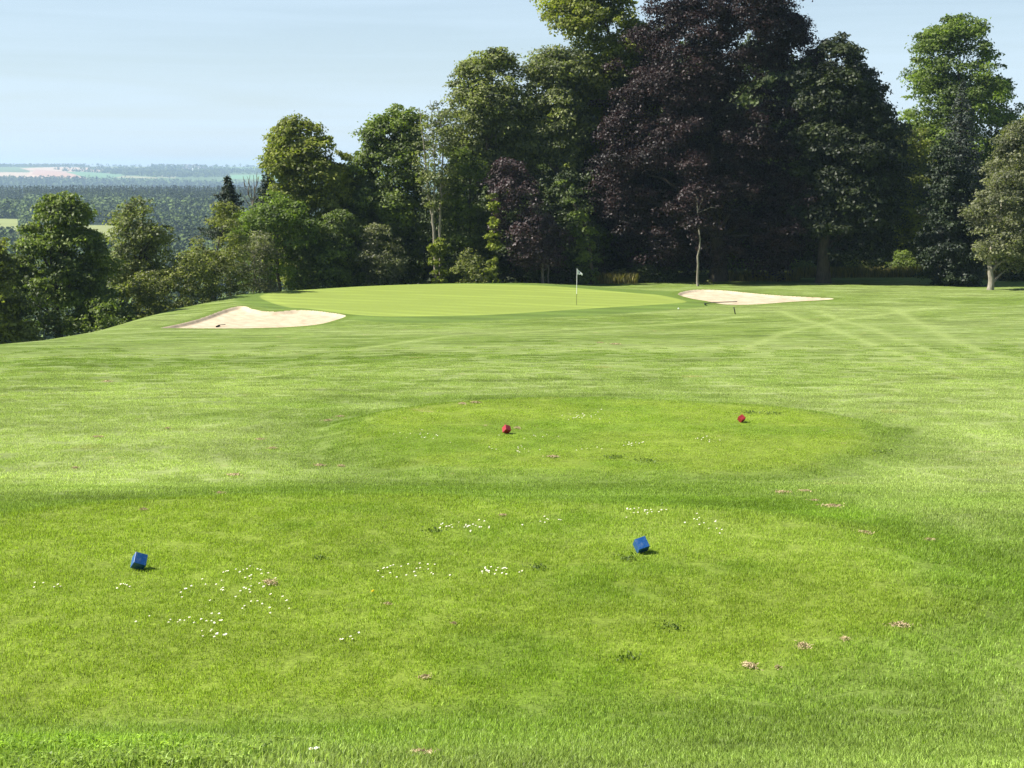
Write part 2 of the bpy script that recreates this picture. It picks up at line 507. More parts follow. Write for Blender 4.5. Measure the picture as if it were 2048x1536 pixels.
# ------------------------------------------------------------------ ground sheets (one polar grid, split by what covers it)
def build_ground():
    az_f = np.linspace(-21.5, 21.5, 1120)
    side = np.concatenate([np.geomspace(0.06, 6, 24).cumsum()])
    side = side[side < 150]
    az = np.concatenate([[-180], -21.5 - side[::-1], az_f, 21.5 + side, [180]])
    az = np.unique(np.round(az, 5)); az = az[(az >= -180) & (az <= 180)]
    R = [0.6]
    while R[-1] < 185:
        r = R[-1]
        if r < 6: d = 0.25
        elif r < 118:
            h = abs(np.interp(r, _py[:, 0], _py[:, 1])) + 0.1
            d = min(max(0.75 * r * r / (1500 * h), 0.03), 0.32)
            if 75.5 < r < 101: d = 0.11
        else: d = min(2.5, 0.32 * 1.12 ** (len(R) % 1000 if False else (r - 118) * 0.6 + 1))
        R.append(r + d)
    R = np.array(R)
    A, RR = np.meshgrid(np.radians(az), R)
    X = RR * np.sin(A); Y = RR * np.cos(A)
    Z = H(X, Y)
    C = turf(X, Y)
    nr, na = X.shape
    V = np.stack([X, Y, Z], -1).reshape(-1, 3); Cf = C.reshape(-1, 3)
    i = np.arange(nr * na).reshape(nr, na)
    Q = np.stack([i[:-1, :-1], i[:-1, 1:], i[1:, 1:], i[1:, :-1]], -1).reshape(-1, 4)[:, ::-1]
    cx = V[Q, 0].mean(1); cy = V[Q, 1].mean(1)
    cls = np.zeros(len(Q), int)
    m = (cy > 70) & (cy < 118) & (np.abs(cx) < 45)
    mi = np.nonzero(m)[0]
    sf = poly_sd(cx[mi], cy[mi], FRINGE); sg = poly_sd(cx[mi], cy[mi], GREEN)
    sa = poly_sd(cx[mi], cy[mi], BUNKER_A); sb = poly_sd(cx[mi], cy[mi], BUNKER_B)
    cm = np.zeros(len(mi), int)
    cm[sf > 0] = 3; cm[sg > 0] = 4; cm[sa > 0] = 5; cm[sb > 0] = 6
    cls[mi] = cm
    t1 = tee_r(cx, cy, BLUE_TEE) < 1.0; t2 = tee_r(cx, cy, RED_TEE) < 1.0
    cls[t1] = 1; cls[t2] = 2
    names = {0: ("ground", M_TURF, "mown rough grass sloping down from the tees to the putting green"),
             1: ("tee_lawn", M_TURF, "closely mown oval tee carrying the two blue cube markers"),
             2: ("tee_lawn", M_TURF, "closely mown oval tee carrying the two red cube markers"),
             3: ("fringe_lawn", M_FRINGE, "mid green mown collar around the putting green"),
             4: ("putting_green_lawn", M_GREEN, "pale yellow green putting surface around the flagstick"),
             5: ("bunker_sand", M_SAND, "pale rippled bunker sand in front of the green, left of the flag"),
             6: ("bunker_sand", M_SAND, "pale bunker sand beside the green under the copper beech")}
    for k, (nm, mat, lab) in names.items():
        q = Q[cls == k]
        u, inv = np.unique(q, return_inverse=True)
        me = mesh_np(nm, V[u], quads=inv.reshape(-1, 4), smooth=True, attrs={"col": Cf[u]})
        o = link(nm, me, mat)
        tag(o, lab, None, None, "structure")
        o["category"] = "lawn" if k < 5 else "sand"
build_ground()

# far valley: fields and hills; polygons of crops lie on the land at their own place
def polar_poly(pts, z_of):
    """field corners given where they lie: photo pixel + distance along the ground."""
    return np.array([(at(px, 340, Rr)[0], Rr) for px, Rr in pts])

FIELDS = [  # (corners as (column, distance), colour)
    ([(-60, 5320), (180, 5310), (168, 5520), (60, 6150), (-60, 6200)], (.42, .32, .22)),
    ([(52, 5520), (176, 5310), (150, 5800), (118, 6350), (60, 6400)], (.47, .34, .24)),
    ([(60, 6500), (120, 6450), (232, 5700), (205, 7100), (120, 7250), (40, 6900)], (.45, .33, .23)),
    ([(62, 5750), (150, 5320), (172, 5300), (135, 6300), (70, 6750)], (.40, .25, .17)),
    ([(132, 6250), (176, 5300), (262, 5300), (235, 5950), (160, 6450)], (.12, .22, .10)),
    ([(225, 5420), (312, 5330), (318, 5480), (250, 5700)], (.26, .25, .13)),
    ([(200, 6700), (330, 6800), (340, 7350), (190, 7300)], (.20, .22, .12)),
    ([(318, 5500), (350, 5380), (352, 5700), (322, 5900)], (.24, .24, .13)),
    ([(462, 5350), (600, 5320), (600, 5900), (462, 5850)], (.13, .26, .11)),
    ([(400, 6700), (600, 6500), (600, 7400), (400, 7350)], (.14, .22, .10)),
    ([(-60, 1500), (44, 1510), (40, 1800), (-60, 1820)], (.26, .25, .10)),
    ([(-60, 1010), (34, 1020), (30, 1330), (-60, 1325)], (.22, .25, .09)),
    ([(150, 900), (250, 900), (240, 1225), (152, 1230)], (.22, .24, .09)),
]
def build_valley():
    az = np.concatenate([np.linspace(-180, -26, 60), np.linspace(-25.5, -7, 420), np.linspace(-6, 180, 90)])
    R = np.concatenate([np.linspace(184, 1000, 60), np.linspace(1015, 1500, 60), np.linspace(1530, 5000, 60), np.linspace(5020, 7800, 220), np.linspace(7900, 9000, 8)])
    A, RR = np.meshgrid(np.radians(az), R)
    X = RR * np.sin(A); Y = RR * np.cos(A)
    Z = H(X, Y)
    n = fbm(X / 220, Y / 220, 61, 3)[..., None]
    c = np.broadcast_to(np.array((.10, .15, .05)), X.shape + (3,)).copy() * (0.7 + 0.6 * n)
    wood = (RR < 5150)
    c[wood] = np.array((.035, .055, .02))
    for pts, col in FIELDS:
        P = polar_poly(pts, None)
        sd = poly_sd(X, Y, P)
        w = (sd > 0)
        c[w] = (np.array(col) * (0.85 + 0.3 * fbm(X[w] / 60, Y[w] / 25, 71, 3))[..., None])
    nr, na = X.shape
    i = np.arange(nr * na).reshape(nr, na)
    Q = np.stack([i[:-1, :-1], i[:-1, 1:], i[1:, 1:], i[1:, :-1]], -1).reshape(-1, 4)[:, ::-1]
    me = mesh_np("valley_terrain", np.stack([X, Y, Z], -1).reshape(-1, 3), quads=Q, smooth=True, attrs={"col": c.reshape(-1, 3)})
    o = link("valley_terrain", me, M_FAR)
    tag(o, "wide hazy valley with fields rising to a distant plateau", "terrain", None, "structure")
build_valley()

# ------------------------------------------------------------------ trees
def unit(v): return v / (np.linalg.norm(v, axis=-1, keepdims=True) + 1e-9)

def leaf_quads(P, Nrm, size, rng, slim=0.62):
    """diamond leaves at P with normals Nrm."""
    n = len(P)
    t = unit(np.cross(Nrm, unit(rng.normal(size=(n, 3)))))
    b = np.cross(Nrm, t)
    s = (size * rng.uniform(0.6, 1.35, n))[:, None]
    bend = Nrm * s * rng.uniform(-0.12, 0.25, (n, 1))
    v = np.stack([P - t * s * .5 - bend, P + b * s * slim * .5, P + t * s * .5 - bend, P - b * s * slim * .5], 1)
    return v.reshape(-1, 3)

def tube(path, rad, sides=7, cap=False):
    path = np.asarray(path, float); rad = np.asarray(rad, float)
    d = np.gradient(path, axis=0); d = unit(d)
    ref = np.array([0.3, 1.0, 0.1]); 
    a = unit(np.cross(d, ref)); b = np.cross(d, a)
    ang = np.linspace(0, 2 * np.pi, sides, endpoint=False)
    V = path[:, None, :] + rad[:, None, None] * (np.cos(ang)[None, :, None] * a[:, None, :] + np.sin(ang)[None, :, None] * b[:, None, :])
    m = len(path)
    i = np.arange(m * sides).reshape(m, sides)
    Q = np.stack([i[:-1], np.roll(i[:-1], -1, 1), np.roll(i[1:], -1, 1), i[1:]], -1).reshape(-1, 4)
    return V.reshape(-1, 3), Q

class Acc:
    def __init__(s): s.v = []; s.q = []; s.n = 0
    def add(s, V, Q): s.v.append(V); s.q.append(Q + s.n); s.n += len(V)
    def mesh(s, name, smooth=True): return mesh_np(name, np.concatenate(s.v), quads=np.concatenate(s.q), smooth=smooth)

def limb_path(p0, p1, rng, n=7, sag=0.12, wob=0.06):
    t = np.linspace(0, 1, n)[:, None]
    L = np.linalg.norm(p1 - p0)
    up = np.array([0, 0, 1.0])
    path = p0 + (p1 - p0) * t + up * (sag * L * np.sin(np.pi * t)) * 0.6
    path[1:-1] += rng.normal(size=(n - 2, 3)) * wob * L / n * 2
    return path

def crown_volume(rows, Y, cx_dy=0.0):
    """rows: (py, px_left, px_right) -> z, centre x, half width in metres at distance Y (sorted upward)."""
    R = []
    for py, l, r in rows:
        a = at(l, py, Y); b = at(r, py, Y)
        R.append((a[2], (a[0] + b[0]) / 2, (b[0] - a[0]) / 2))
    R.sort()
    return np.array(R)

def make_crown(vol, Y, rng, n_clumps, clump_r, leaf, per_m2, depth=0.85, flat=0.72, shell=0.55, droop=0.0, gaps=0.0, lo_fill=1.0, slim=0.62, up=0.45, bough=1.75):
    """boughs spread through the crown's volume; each bough is a shelf of leaf clumps, each clump a dome of leaves."""
    zs = np.linspace(vol[0, 0], vol[-1, 0], 200)
    cx = np.interp(zs, vol[:, 0], vol[:, 1]); hw = np.interp(zs, vol[:, 0], vol[:, 2])
    w = (hw + 0.4) ** 1.0; w /= w.sum()
    seedg = int(rng.integers(0, 9999))
    per_b = 7
    nb = max(8, int(n_clumps * 2.9 / per_b))
    B, BR = [], []
    tries = 0
    while len(B) < nb and tries < nb * 10:
        tries += 1
        k = rng.choice(200, p=w)
        a = rng.uniform(0, 2 * np.pi)
        q_ = rng.uniform() ** 1.3
        br = min(clump_r * bough * (0.38 + 1.0 * q_), max(hw[k], .4) * 1.05)
        rr = (shell + (1 - shell) * rng.uniform() ** 0.6) if rng.uniform() < 0.85 else rng.uniform(0, shell)
        he = max(hw[k] - 0.50 * br, hw[k] * 0.3) * rng.uniform(0.88, 1.10 + .12 * (1 - q_))
        x = cx[k] + he * rr * math.cos(a); y = Y + he * depth * rr * math.sin(a)
        z = zs[k] - 0.25 * br + rng.normal() * 0.2
        if gaps > 0:
            g = fbm(np.array([x / (2.0 * clump_r) + y * .61]), np.array([z / (1.5 * clump_r) + y * .47]), seedg, 2)[0]
            if g < 0.22 + 0.35 * gaps: continue
        B.append((x, y, z)); BR.append(br)
    B = np.array(B); BR = np.array(BR); nb = len(B)
    ax = np.stack([np.interp(B[:, 2], zs, cx), np.full(nb, Y), B[:, 2]], -1)
    out = B - ax; out[:, 2] = 0; out = unit(out)
    bi = np.repeat(np.arange(nb), per_b); m = len(bi)
    d = unit(rng.normal(size=(m, 3)) + out[bi] * 0.55)
    d[:, 2] = np.abs(d[:, 2]) * np.where(rng.uniform(size=m) < 0.85, 1, -.6)
    r_ = rng.uniform(.45, 1.0, m)[:, None]
    C = B[bi] + d * r_ * BR[bi, None] * np.array([1, 1, .62])
    al = ((C - B[bi]) * out[bi]).sum(1)
    C[:, 2] -= 0.22 * np.maximum(al, 0) * rng.uniform(.4, 1.6, m)
    CR = BR[bi] * rng.uniform(.30, .56, m)
    cnt = np.maximum(6, per_m2 * 1.15 * CR ** 2 * rng.uniform(0.7, 1.3, m)).astype(int)
    idx = np.repeat(np.arange(m), cnt); n = len(idx)
    d = unit(rng.normal(size=(n, 3)))
    d[:, 2] = np.abs(d[:, 2]) * np.where(rng.uniform(size=n) < 0.82, 1, -1)
    u = rng.uniform(size=(n, 1)) ** 0.35
    stray = np.where(rng.uniform(size=(n, 1)) < .07, rng.uniform(1.0, 1.6, (n, 1)), 1.0)
    P = C[idx] + d * u * stray * CR[idx, None] * np.array([1.12, 1.12, flat])
    P[:, 2] -= (droop + .12) * (u[:, 0] ** 2) * CR[idx]
    Nn = unit(d * 0.75 + np.array([0, 0, up]) + rng.normal(size=(n, 3)) * 0.5)
    V = leaf_quads(P, Nn, leaf * 1.1, rng, slim)
    tint = np.clip(0.5 + 0.20 * rng.normal(size=nb)[bi][idx] + 0.14 * rng.normal(size=m)[idx] + 0.20 * rng.normal(size=n), 0, 1)
    Q = np.arange(n * 4).reshape(-1, 4)
    return V, Q, np.repeat(tint, 4), B, BR

LM = {
 'mid':   leaf_mat("leaf_mid", (.100, .140, .048)),
 'grey':  leaf_mat("leaf_grey_green", (.124, .150, .082)),
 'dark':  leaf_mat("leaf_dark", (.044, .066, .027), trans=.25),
 'olive': leaf_mat("leaf_olive", (.122, .144, .060)),
 'yell':  leaf_mat("leaf_yellow_green", (.136, .164, .042)),
 'bright': leaf_mat("leaf_bright", (.096, .144, .038)),
 'ivy':   leaf_mat("leaf_ivy_bright", (.14, .175, .03)),
 'copper': leaf_mat("leaf_copper", (.0185, .0125, .0115), var=.5, warm=(1.2, .9, .9), spec=.3, rough=.55, trans=.10, tcol=(1.5, .5, .5)),
 'plum':  leaf_mat("leaf_plum", (.046, .036, .036), var=.4, warm=(1.1, .95, .95), spec=.3, rough=.55, trans=.2, tcol=(1.4, .7, .75)),
 'conif': leaf_mat("leaf_conifer", (.020, .034, .020), trans=.1),
 'spruce': leaf_mat("leaf_blue_spruce", (.048, .064, .052), trans=.1, warm=(1.1, 1.05, .9)),
 'pale':  leaf_mat("leaf_pale_grey", (.13, .142, .088), warm=(1.1, 1.05, .85)),
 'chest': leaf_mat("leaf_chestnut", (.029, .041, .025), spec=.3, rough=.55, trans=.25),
}

def tree(name, label, rows, Y, leaf, base, seed, cat="tree", group=None, clumps=260, cr=0.9, ls=0.2, per=95, depth=0.85, bark=M_BARK, tr=0.25, limbs=14,
         gaps=0.0, stems=None, shell=0.55, droop=0.0, flat=0.72, top=0.8, slim=0.62, sides=9):
    rng = np.random.default_rng(seed)
    b = at(base[0], base[1], Y)
    bz = H1(b[0], Y)
    root = empty(name, (b[0], Y, bz))
    tag(root, label, cat, group)
    O = np.array([b[0], Y, bz])
    vol = crown_volume(rows, Y)
    V, Q, T, C, CR = make_crown(vol, Y, rng, clumps, cr, ls, per, depth=depth, gaps=gaps, shell=shell, droop=droop, flat=flat, slim=slim)
    me = mesh_np("crown", V - O, quads=Q, attrs={"tint": T})
    link("crown", me, LM[leaf], root)
    # trunk and limbs
    acc = Acc()
    ztop = vol[0, 0] + (vol[-1, 0] - vol[0, 0]) * top
    stems = stems or [None]
    for si, st in enumerate(stems):
        if st is None:
            zz = np.linspace(bz - 0.3, ztop, 12)
            xc = np.interp(zz, vol[:, 0], vol[:, 1])
            t = (zz - zz[0]) / (zz[-1] - zz[0])
            xx = b[0] + (xc - b[0]) * t ** 1.5 + np.cumsum(rng.normal(size=12)) * 0.05
            xx[0] = b[0]
            yy = Y + np.cumsum(rng.normal(size=12)) * 0.05
            path = np.stack([xx, yy, zz], -1)
            r0 = tr
        else:
            pts = np.array([at(px, py, Y + dy) for px, py, dy in st['p']])
            if st.get('ground', True): pts[0, 2] = H1(pts[0, 0], pts[0, 1]) - 0.3
            tt = np.linspace(0, len(pts) - 1, 4 * len(pts))
            path = np.stack([np.interp(tt, np.arange(len(pts)), pts[:, k]) for k in range(3)], -1)
            path[1:-1] += rng.normal(size=path[1:-1].shape) * 0.03
            r0 = st['r']
        t = np.linspace(0, 1, len(path))
        rad = r0 * (1 - 0.8 * t) + r0 * 0.35 * np.exp(-t * 22)
        acc.add(*tube(path - O, rad, sides))
        nl = limbs // len(stems)
        order = rng.permutation(len(C))[:nl]
        for k in order:
            c = C[k]
            zz0 = np.clip(c[2] - 0.55 * np.hypot(c[0] - b[0], c[1] - Y) - rng.uniform(0, 1.0), path[2, 2], path[-2, 2])
            j = int(np.argmin(np.abs(path[:, 2] - zz0)))
            p0 = path[j]
            rr = rad[j] * rng.uniform(0.35, 0.55)
            lp = limb_path(p0, c, rng)
            acc.add(*tube(lp - O, np.linspace(rr, max(0.018, rr * .2), len(lp)), 5))
    link("trunk", acc.mesh("trunk"), bark, root)
    return root

def bush(name, label, rows, Y, leaf, seed, cat="bush", group=None, clumps=60, cr=0.5, ls=0.16, per=120, gaps=0.0, depth=0.9, **kw):
    rng = np.random.default_rng(seed)
    vol = crown_volume(rows, Y)
    x0 = vol[0, 1]; z0 = H1(x0, Y)
    O = np.array([x0, Y, z0])
    vol[:, 0] = np.maximum(vol[:, 0], z0 - 0.2 + np.arange(len(vol)) * 0.01) if vol[0, 0] < z0 - 0.2 else vol[:, 0]
    if vol[0, 0] > z0 + 0.1:
        vol = np.vstack([[z0, vol[0, 1], vol[0, 2] * 0.8], vol])
    V, Q, T, C, CR = make_crown(vol, Y, rng, clumps, cr, ls, per, depth=depth, gaps=gaps, shell=0.5, **kw)
    o = link(name, mesh_np(name, V - O, quads=Q, attrs={"tint": T}), LM[leaf], None, O)
    tag(o, label, cat, group)
    return o

def conifer(name, label, top, basey, Y, hw_px, leaf, seed, ls=0.22, whorls=22, per=26, tr=0.16, droop=0.25, base_drop=0.0, group=None, open_=0.0):
    """tiers of drooping boughs round a straight stem."""
    rng = np.random.default_rng(seed)
    a = at(top[0], top[1], Y); bot = at(top[0], basey, Y)
    gz = H1(a[0], Y)
    O = np.array([a[0], Y, gz])
    root = empty(name, O); tag(root, label, "conifer", group)
    W = hw_px / F * Y
    acc = Acc()
    zz = np.linspace(gz - 0.3, a[2], 8)
    acc.add(*tube(np.stack([np.full(8, a[0]), np.full(8, Y), zz], -1) - O, np.linspace(tr, 0.02, 8), 7))
    PP, NN = [], []
    hgt = a[2] - bot[2]
    for w in range(whorls):
        f = (w + 0.6) / whorls
        z = a[2] - hgt * f
        rad = W * (f ** 0.85) * rng.uniform(0.85, 1.1) + 0.12
        nb = int(6 + 5 * f)
        a0 = rng.uniform(0, 6.28)
        for k in range(nb):
            if rng.uniform() < open_: continue
            an = a0 + 2 * np.pi * k / nb + rng.normal() * 0.15
            Lb = rad * rng.uniform(0.65, 1.15)
            n = max(10, int(per * Lb * 2.2))
            t = rng.uniform(0.08, 1, n) ** 0.7
            dx, dy = math.cos(an), math.sin(an)
            spread = 0.30 * Lb * (1 - 0.6 * t) + 0.08
            lat = rng.normal(size=n) * spread * 0.55
            zz_ = z - droop * Lb * t ** 1.3 + 0.10 * Lb * t ** 4 + rng.normal(size=n) * 0.10 - np.abs(lat) * 0.25
            P = np.stack([a[0] + dx * Lb * t - dy * lat, Y + dy * Lb * t + dx * lat, zz_], -1)
            PP.append(P)
            NN.append(unit(np.array([dx * .4, dy * .4, .8]) + rng.normal(size=(n, 3)) * 0.5))
            if k % 2 == 0:
                p0 = np.array([a[0], Y, z]); p1 = np.array([a[0] + dx * Lb, Y + dy * Lb, z - droop * Lb])
                acc.add(*tube(np.linspace(p0, p1, 4) - O, np.linspace(0.035, 0.01, 4), 4))
    P = np.concatenate(PP); Nn = np.concatenate(NN)
    V = leaf_quads(P, Nn, ls, rng, 0.4)
    T = np.repeat(np.clip(0.5 + 0.25 * rng.normal(size=len(P)), 0, 1), 4)
    link("crown", mesh_np("crown", V - O, quads=np.arange(len(V)).reshape(-1, 4), attrs={"tint": T}), LM[leaf], root)
    link("trunk", acc.mesh("trunk"), M_BARK, root)
    return root

def build_trees():
    # --- left, beyond the crest
    tree("sycamore_tree", "broad dark green tree with two rounded tops at the left, tallest below the horizon",
         [(398, 118, 150), (412, 80, 160), (440, 52, 178), (475, 30, 198), (520, 20, 212), (575, 16, 222), (620, 35, 215), (650, 60, 195)], 88, 'mid', (120, 668), 1,
         clumps=330, cr=0.62, ls=.20, per=230, gaps=.25, tr=.26, limbs=22)
    tree("ash_tree", "airy grey green tree whose thin forked trunk shows through its crown",
         [(404, 262, 312), (430, 236, 335), (470, 212, 345), (520, 205, 346), (560, 214, 336), (588, 240, 315)], 95, 'grey', (277, 640), 2,
         clumps=250, cr=0.58, ls=.18, per=110, gaps=.25, tr=.15, limbs=26,
         stems=[dict(p=[(277, 640, 0), (278, 560, 0), (281, 510, 0), (284, 460, .3), (288, 415, .3)], r=.15),
                dict(p=[(279, 545, 0), (268, 500, -.2), (252, 465, -.4), (246, 430, -.4)], r=.09, ground=False),
                dict(p=[(280, 520, 0), (300, 482, .3), (318, 445, .5)], r=.08, ground=False)])
    tree("hawthorn_tree", "dark bushy tree cut off by the left edge of the picture",
         [(478, -70, -5), (520, -85, 22), (580, -90, 38), (640, -90, 50), (676, -90, 55)], 82, 'olive', (-30, 680), 3, clumps=170, cr=0.7, per=150, gaps=.15, tr=.18)
    bush("bush", "dark leafy bush under the two topped tree at the far left", [(585, 30, 80), (620, 5, 115), (676, 0, 130)], 84, 'dark', 4, clumps=90, cr=.5)
    bush("bush", "low bush with yellow green sprays between the two topped tree and the airy tree", [(588, 190, 235), (615, 150, 275), (662, 135, 270)], 86, 'mid', 5, clumps=90, cr=.45)
    bush("bush", "dark olive bush right below the airy forked tree", [(545, 270, 310), (575, 242, 338), (640, 235, 350)], 91, 'olive', 6, clumps=110, cr=.5, gaps=.15)
    bush("bush", "rounded olive bush on the slope left of the pine", [(498, 358, 396), (528, 328, 420), (570, 300, 430), (625, 285, 425)], 94, 'olive', 7, clumps=150, cr=.55, gaps=.15)
    tree("willow_tree", "olive tree with fine twiggy crown standing in front of the pine", [(408, 445, 472), (440, 412, 480), (480, 388, 488), (530, 372, 490), (590, 360, 485)], 98, 'olive', (430, 600), 8,
         clumps=170, cr=.55, ls=.15, per=150, gaps=.3, tr=.1)
    tree("elder_tree", "grey olive small tree with thin pale stems at the left end of the green", [(468, 485, 530), (500, 455, 546), (550, 440, 552), (582, 448, 548)], 101, 'pale', (515, 590), 9,
         clumps=130, cr=.5, ls=.15, per=120, gaps=.35, bark=M_BARK_PALE, limbs=8, stems=[dict(p=[(513, 592, 0), (511, 550, 0), (505, 500, 0)], r=.05), dict(p=[(520, 592, 0), (518, 550, .2), (525, 500, .2)], r=.05)])
    conifer("pine_tree", "dark pine with a bushy pointed top rising behind the olive trees", (455, 352), 480, 118, 52, 'conif', 10, whorls=17, ls=.30, droop=-.12, per=18, open_=.25)
    conifer("pine_tree", "small dark pine half hidden by the tall tree at the left end of the row", (535, 343), 440, 121, 42, 'conif', 11, whorls=14, ls=.30, droop=-.12, per=18, open_=.25)
    # bare tree
    rng = np.random.default_rng(12)
    Yb = 116
    p0 = at(505, 470, Yb); gz = H1(p0[0], Yb)
    acc = Acc(); O = np.array([p0[0], Yb, gz])
    main = np.array([[p0[0], Yb, gz - .3]] + [at(a, b, Yb) for a, b in ((504, 440), (506, 410), (509, 385), (507, 350))])
    acc.add(*tube(main - O, np.linspace(.12, .015, 5), 6))
    for a, b, c, d in ((506, 415, 488, 368), (505, 425, 482, 385), (508, 392, 518, 352), (508, 400, 522, 372), (497, 392, 500, 350), (490, 374, 486, 352), (513, 372, 514, 344), (506, 408, 494, 352)):
        acc.add(*tube(limb_path(at(a, b, Yb), at(c, d, Yb), rng) - O, np.linspace(.05, .012, 7), 5))
    tag(link("bare_tree", acc.mesh("bare_tree"), M_BARK_GREY, None, O), "leafless grey tree with bare twigs between the two pines", "tree")

    # --- the row behind the green, left to right
    tree("lime_tree", "yellowish green tree with a ragged double top at the left end of the tall row",
         [(230, 590, 622), (246, 566, 638), (262, 548, 640), (282, 540, 655), (296, 536, 690), (325, 533, 698), (370, 545, 692), (430, 545, 690), (500, 548, 690), (560, 560, 690)], 110, 'yell', (605, 580), 21,
         clumps=420, cr=.78, ls=.22, per=150, gaps=.25, tr=.3, limbs=22)
    tree("robinia_tree", "bright green feathery tree in front of the yellowish tree with the ragged top",
         [(388, 525, 585), (415, 482, 612), (455, 466, 628), (510, 470, 622), (555, 485, 612)], 105, 'bright', (560, 585), 22, clumps=230, cr=.6, ls=.19, per=150, gaps=.2, tr=.16)
    tree("maple_tree", "dense mid green tree sloping up to the right beside the pale stemmed tree",
         [(220, 772, 830), (245, 742, 852), (285, 724, 856), (325, 696, 856), (380, 672, 855), (440, 655, 852), (500, 645, 850), (565, 650, 850)], 112, 'mid', (770, 580), 23,
         clumps=520, cr=.8, ls=.23, per=150, gaps=.12, tr=.32, limbs=16)
    tree("hazel_tree", "dark low spreading tree at the back left of the green", [(430, 640, 700), (470, 592, 722), (530, 580, 735), (572, 585, 728)], 107, 'mid', (655, 580), 24, clumps=210, cr=.6, per=150, gaps=.15, tr=.12)
    bush("elder_bush", "greyish pale leaved shrub at the edge of the green below the dense tree", [(445, 738, 775), (485, 722, 800), (530, 714, 806), (572, 722, 800)], 106.5, 'pale', 25, clumps=140, cr=.45, ls=.17, per=110, gaps=.35)
    tree("ash_tree", "slender open tree with several pale bare stems",
         [(184, 832, 885), (205, 816, 900), (250, 818, 908), (310, 832, 908), (375, 845, 905), (430, 850, 900)], 108, 'grey', (878, 572), 26, clumps=120, cr=.62, ls=.17, per=85, gaps=.45, limbs=26, bark=M_BARK_PALE,
         stems=[dict(p=[(872, 572, 0), (869, 470, 0), (862, 420, 0), (853, 350, 0), (847, 280, 0), (838, 215, 0)], r=.13),
                dict(p=[(882, 572, .2), (879, 440, .2), (884, 350, .3), (886, 270, .3), (872, 200, .3)], r=.11),
                dict(p=[(866, 430, 0), (870, 350, -.2), (866, 280, -.2), (860, 200, -.2)], r=.07, ground=False)])
    bush("ivy", "yellow green ivy wrapped round the foot of the pale stemmed tree", [(470, 866, 886), (500, 863, 890), (535, 862, 893), (572, 862, 893)], 107.3, 'ivy', 27, cat="ivy", clumps=75, cr=.28, ls=.17, per=330)
    tree("ash_tree", "tall grey green tree with a rounded top, first peak left of the tallest tree",
         [(106, 968, 1012), (122, 930, 1032), (165, 906, 1042), (225, 896, 1042), (285, 892, 1040), (340, 915, 1035)], 114, 'grey', (985, 575), 28, clumps=360, cr=.8, ls=.21, per=110, gaps=.4, tr=.3, limbs=22, bark=M_BARK_GREY,
         stems=[dict(p=[(985, 575, 0), (984, 400, 0), (978, 330, 0), (970, 250, 0), (962, 180, 0)], r=.22), dict(p=[(984, 380, 0), (992, 310, .3), (990, 240, .3), (1000, 170, .3)], r=.13, ground=False)])
    tree("maple_tree", "dark green understorey tree between the two ivy columns", [(300, 905, 930), (350, 890, 985), (420, 884, 985), (500, 885, 985), (565, 895, 975)], 110, 'mid', (935, 578), 29, clumps=260, cr=.7, ls=.2, per=140, gaps=.15, tr=.16)
    bush("hazel_bush", "pale leaved bush leaning over the back edge of the green", [(505, 925, 960), (530, 905, 975), (565, 915, 975)], 106.5, 'olive', 30, clumps=55, cr=.4, per=100, gaps=.3)
    tree("ash_tree", "tall grey green tree close on the left of the tallest yellowish tree",
         [(90, 1112, 1150), (112, 1068, 1185), (160, 1045, 1205), (230, 1038, 1205), (300, 1015, 1205), (350, 1003, 1195), (410, 1020, 1180)], 115, 'grey', (1120, 578), 31, clumps=430, cr=.85, ls=.21, per=110, gaps=.3, tr=.3, limbs=24, bark=M_BARK_GREY)
    tree("lime_tree", "tallest yellowish green tree, its top out of the picture, left of the copper beech",
         [(-45, 1130, 1235), (-10, 1108, 1260), (25, 1098, 1285), (45, 1092, 1300), (64, 1135, 1305), (110, 1150, 1315), (160, 1122, 1320), (215, 1112, 1300), (290, 1120, 1270)], 118, 'yell', (1200, 580), 32, clumps=470, cr=.95, ls=.24, per=105, gaps=.3, tr=.4, limbs=22)
    tree("plum_tree", "small purple grey leaved tree with a thin pale trunk left of the flag",
         [(322, 1002, 1040), (355, 980, 1062), (420, 985, 1105), (480, 1002, 1140), (535, 1040, 1148)], 107, 'plum', (1086, 575), 33, clumps=240, cr=.6, ls=.18, per=140, gaps=.3, tr=.11, limbs=14, bark=M_BARK_GREY,
         stems=[dict(p=[(1087, 573, 0), (1083, 500, 0), (1078, 430, 0), (1045, 370, 0)], r=.11), dict(p=[(1097, 573, .3), (1095, 510, .3), (1110, 460, .3)], r=.06)])
    tree("maple_tree", "shadowed dark green tree behind the small purple tree", [(350, 1060, 1185), (420, 1045, 1200), (500, 1045, 1210), (570, 1060, 1210)], 112, 'dark', (1140, 578), 34, clumps=300, cr=.75, per=130, tr=.2, bark=M_BARK_GREY)
    bush("ivy", "bright yellow green ivy column climbing a trunk left of the purple tree", [(385, 980, 994), (440, 977, 999), (510, 975, 1001), (572, 975, 1003)], 106, 'ivy', 35, cat="ivy", clumps=90, cr=.27, ls=.17, per=330)
    tree("ivy_tree", "leaning ivy covered tree trunk just right of the flag",
         [(360, 1120, 1140), (410, 1132, 1160), (460, 1148, 1188), (520, 1158, 1198), (565, 1164, 1202)], 107.5, 'mid', (1184, 577), 36, clumps=110, cr=.4, ls=.18, per=210, tr=.22, limbs=4, top=.95)
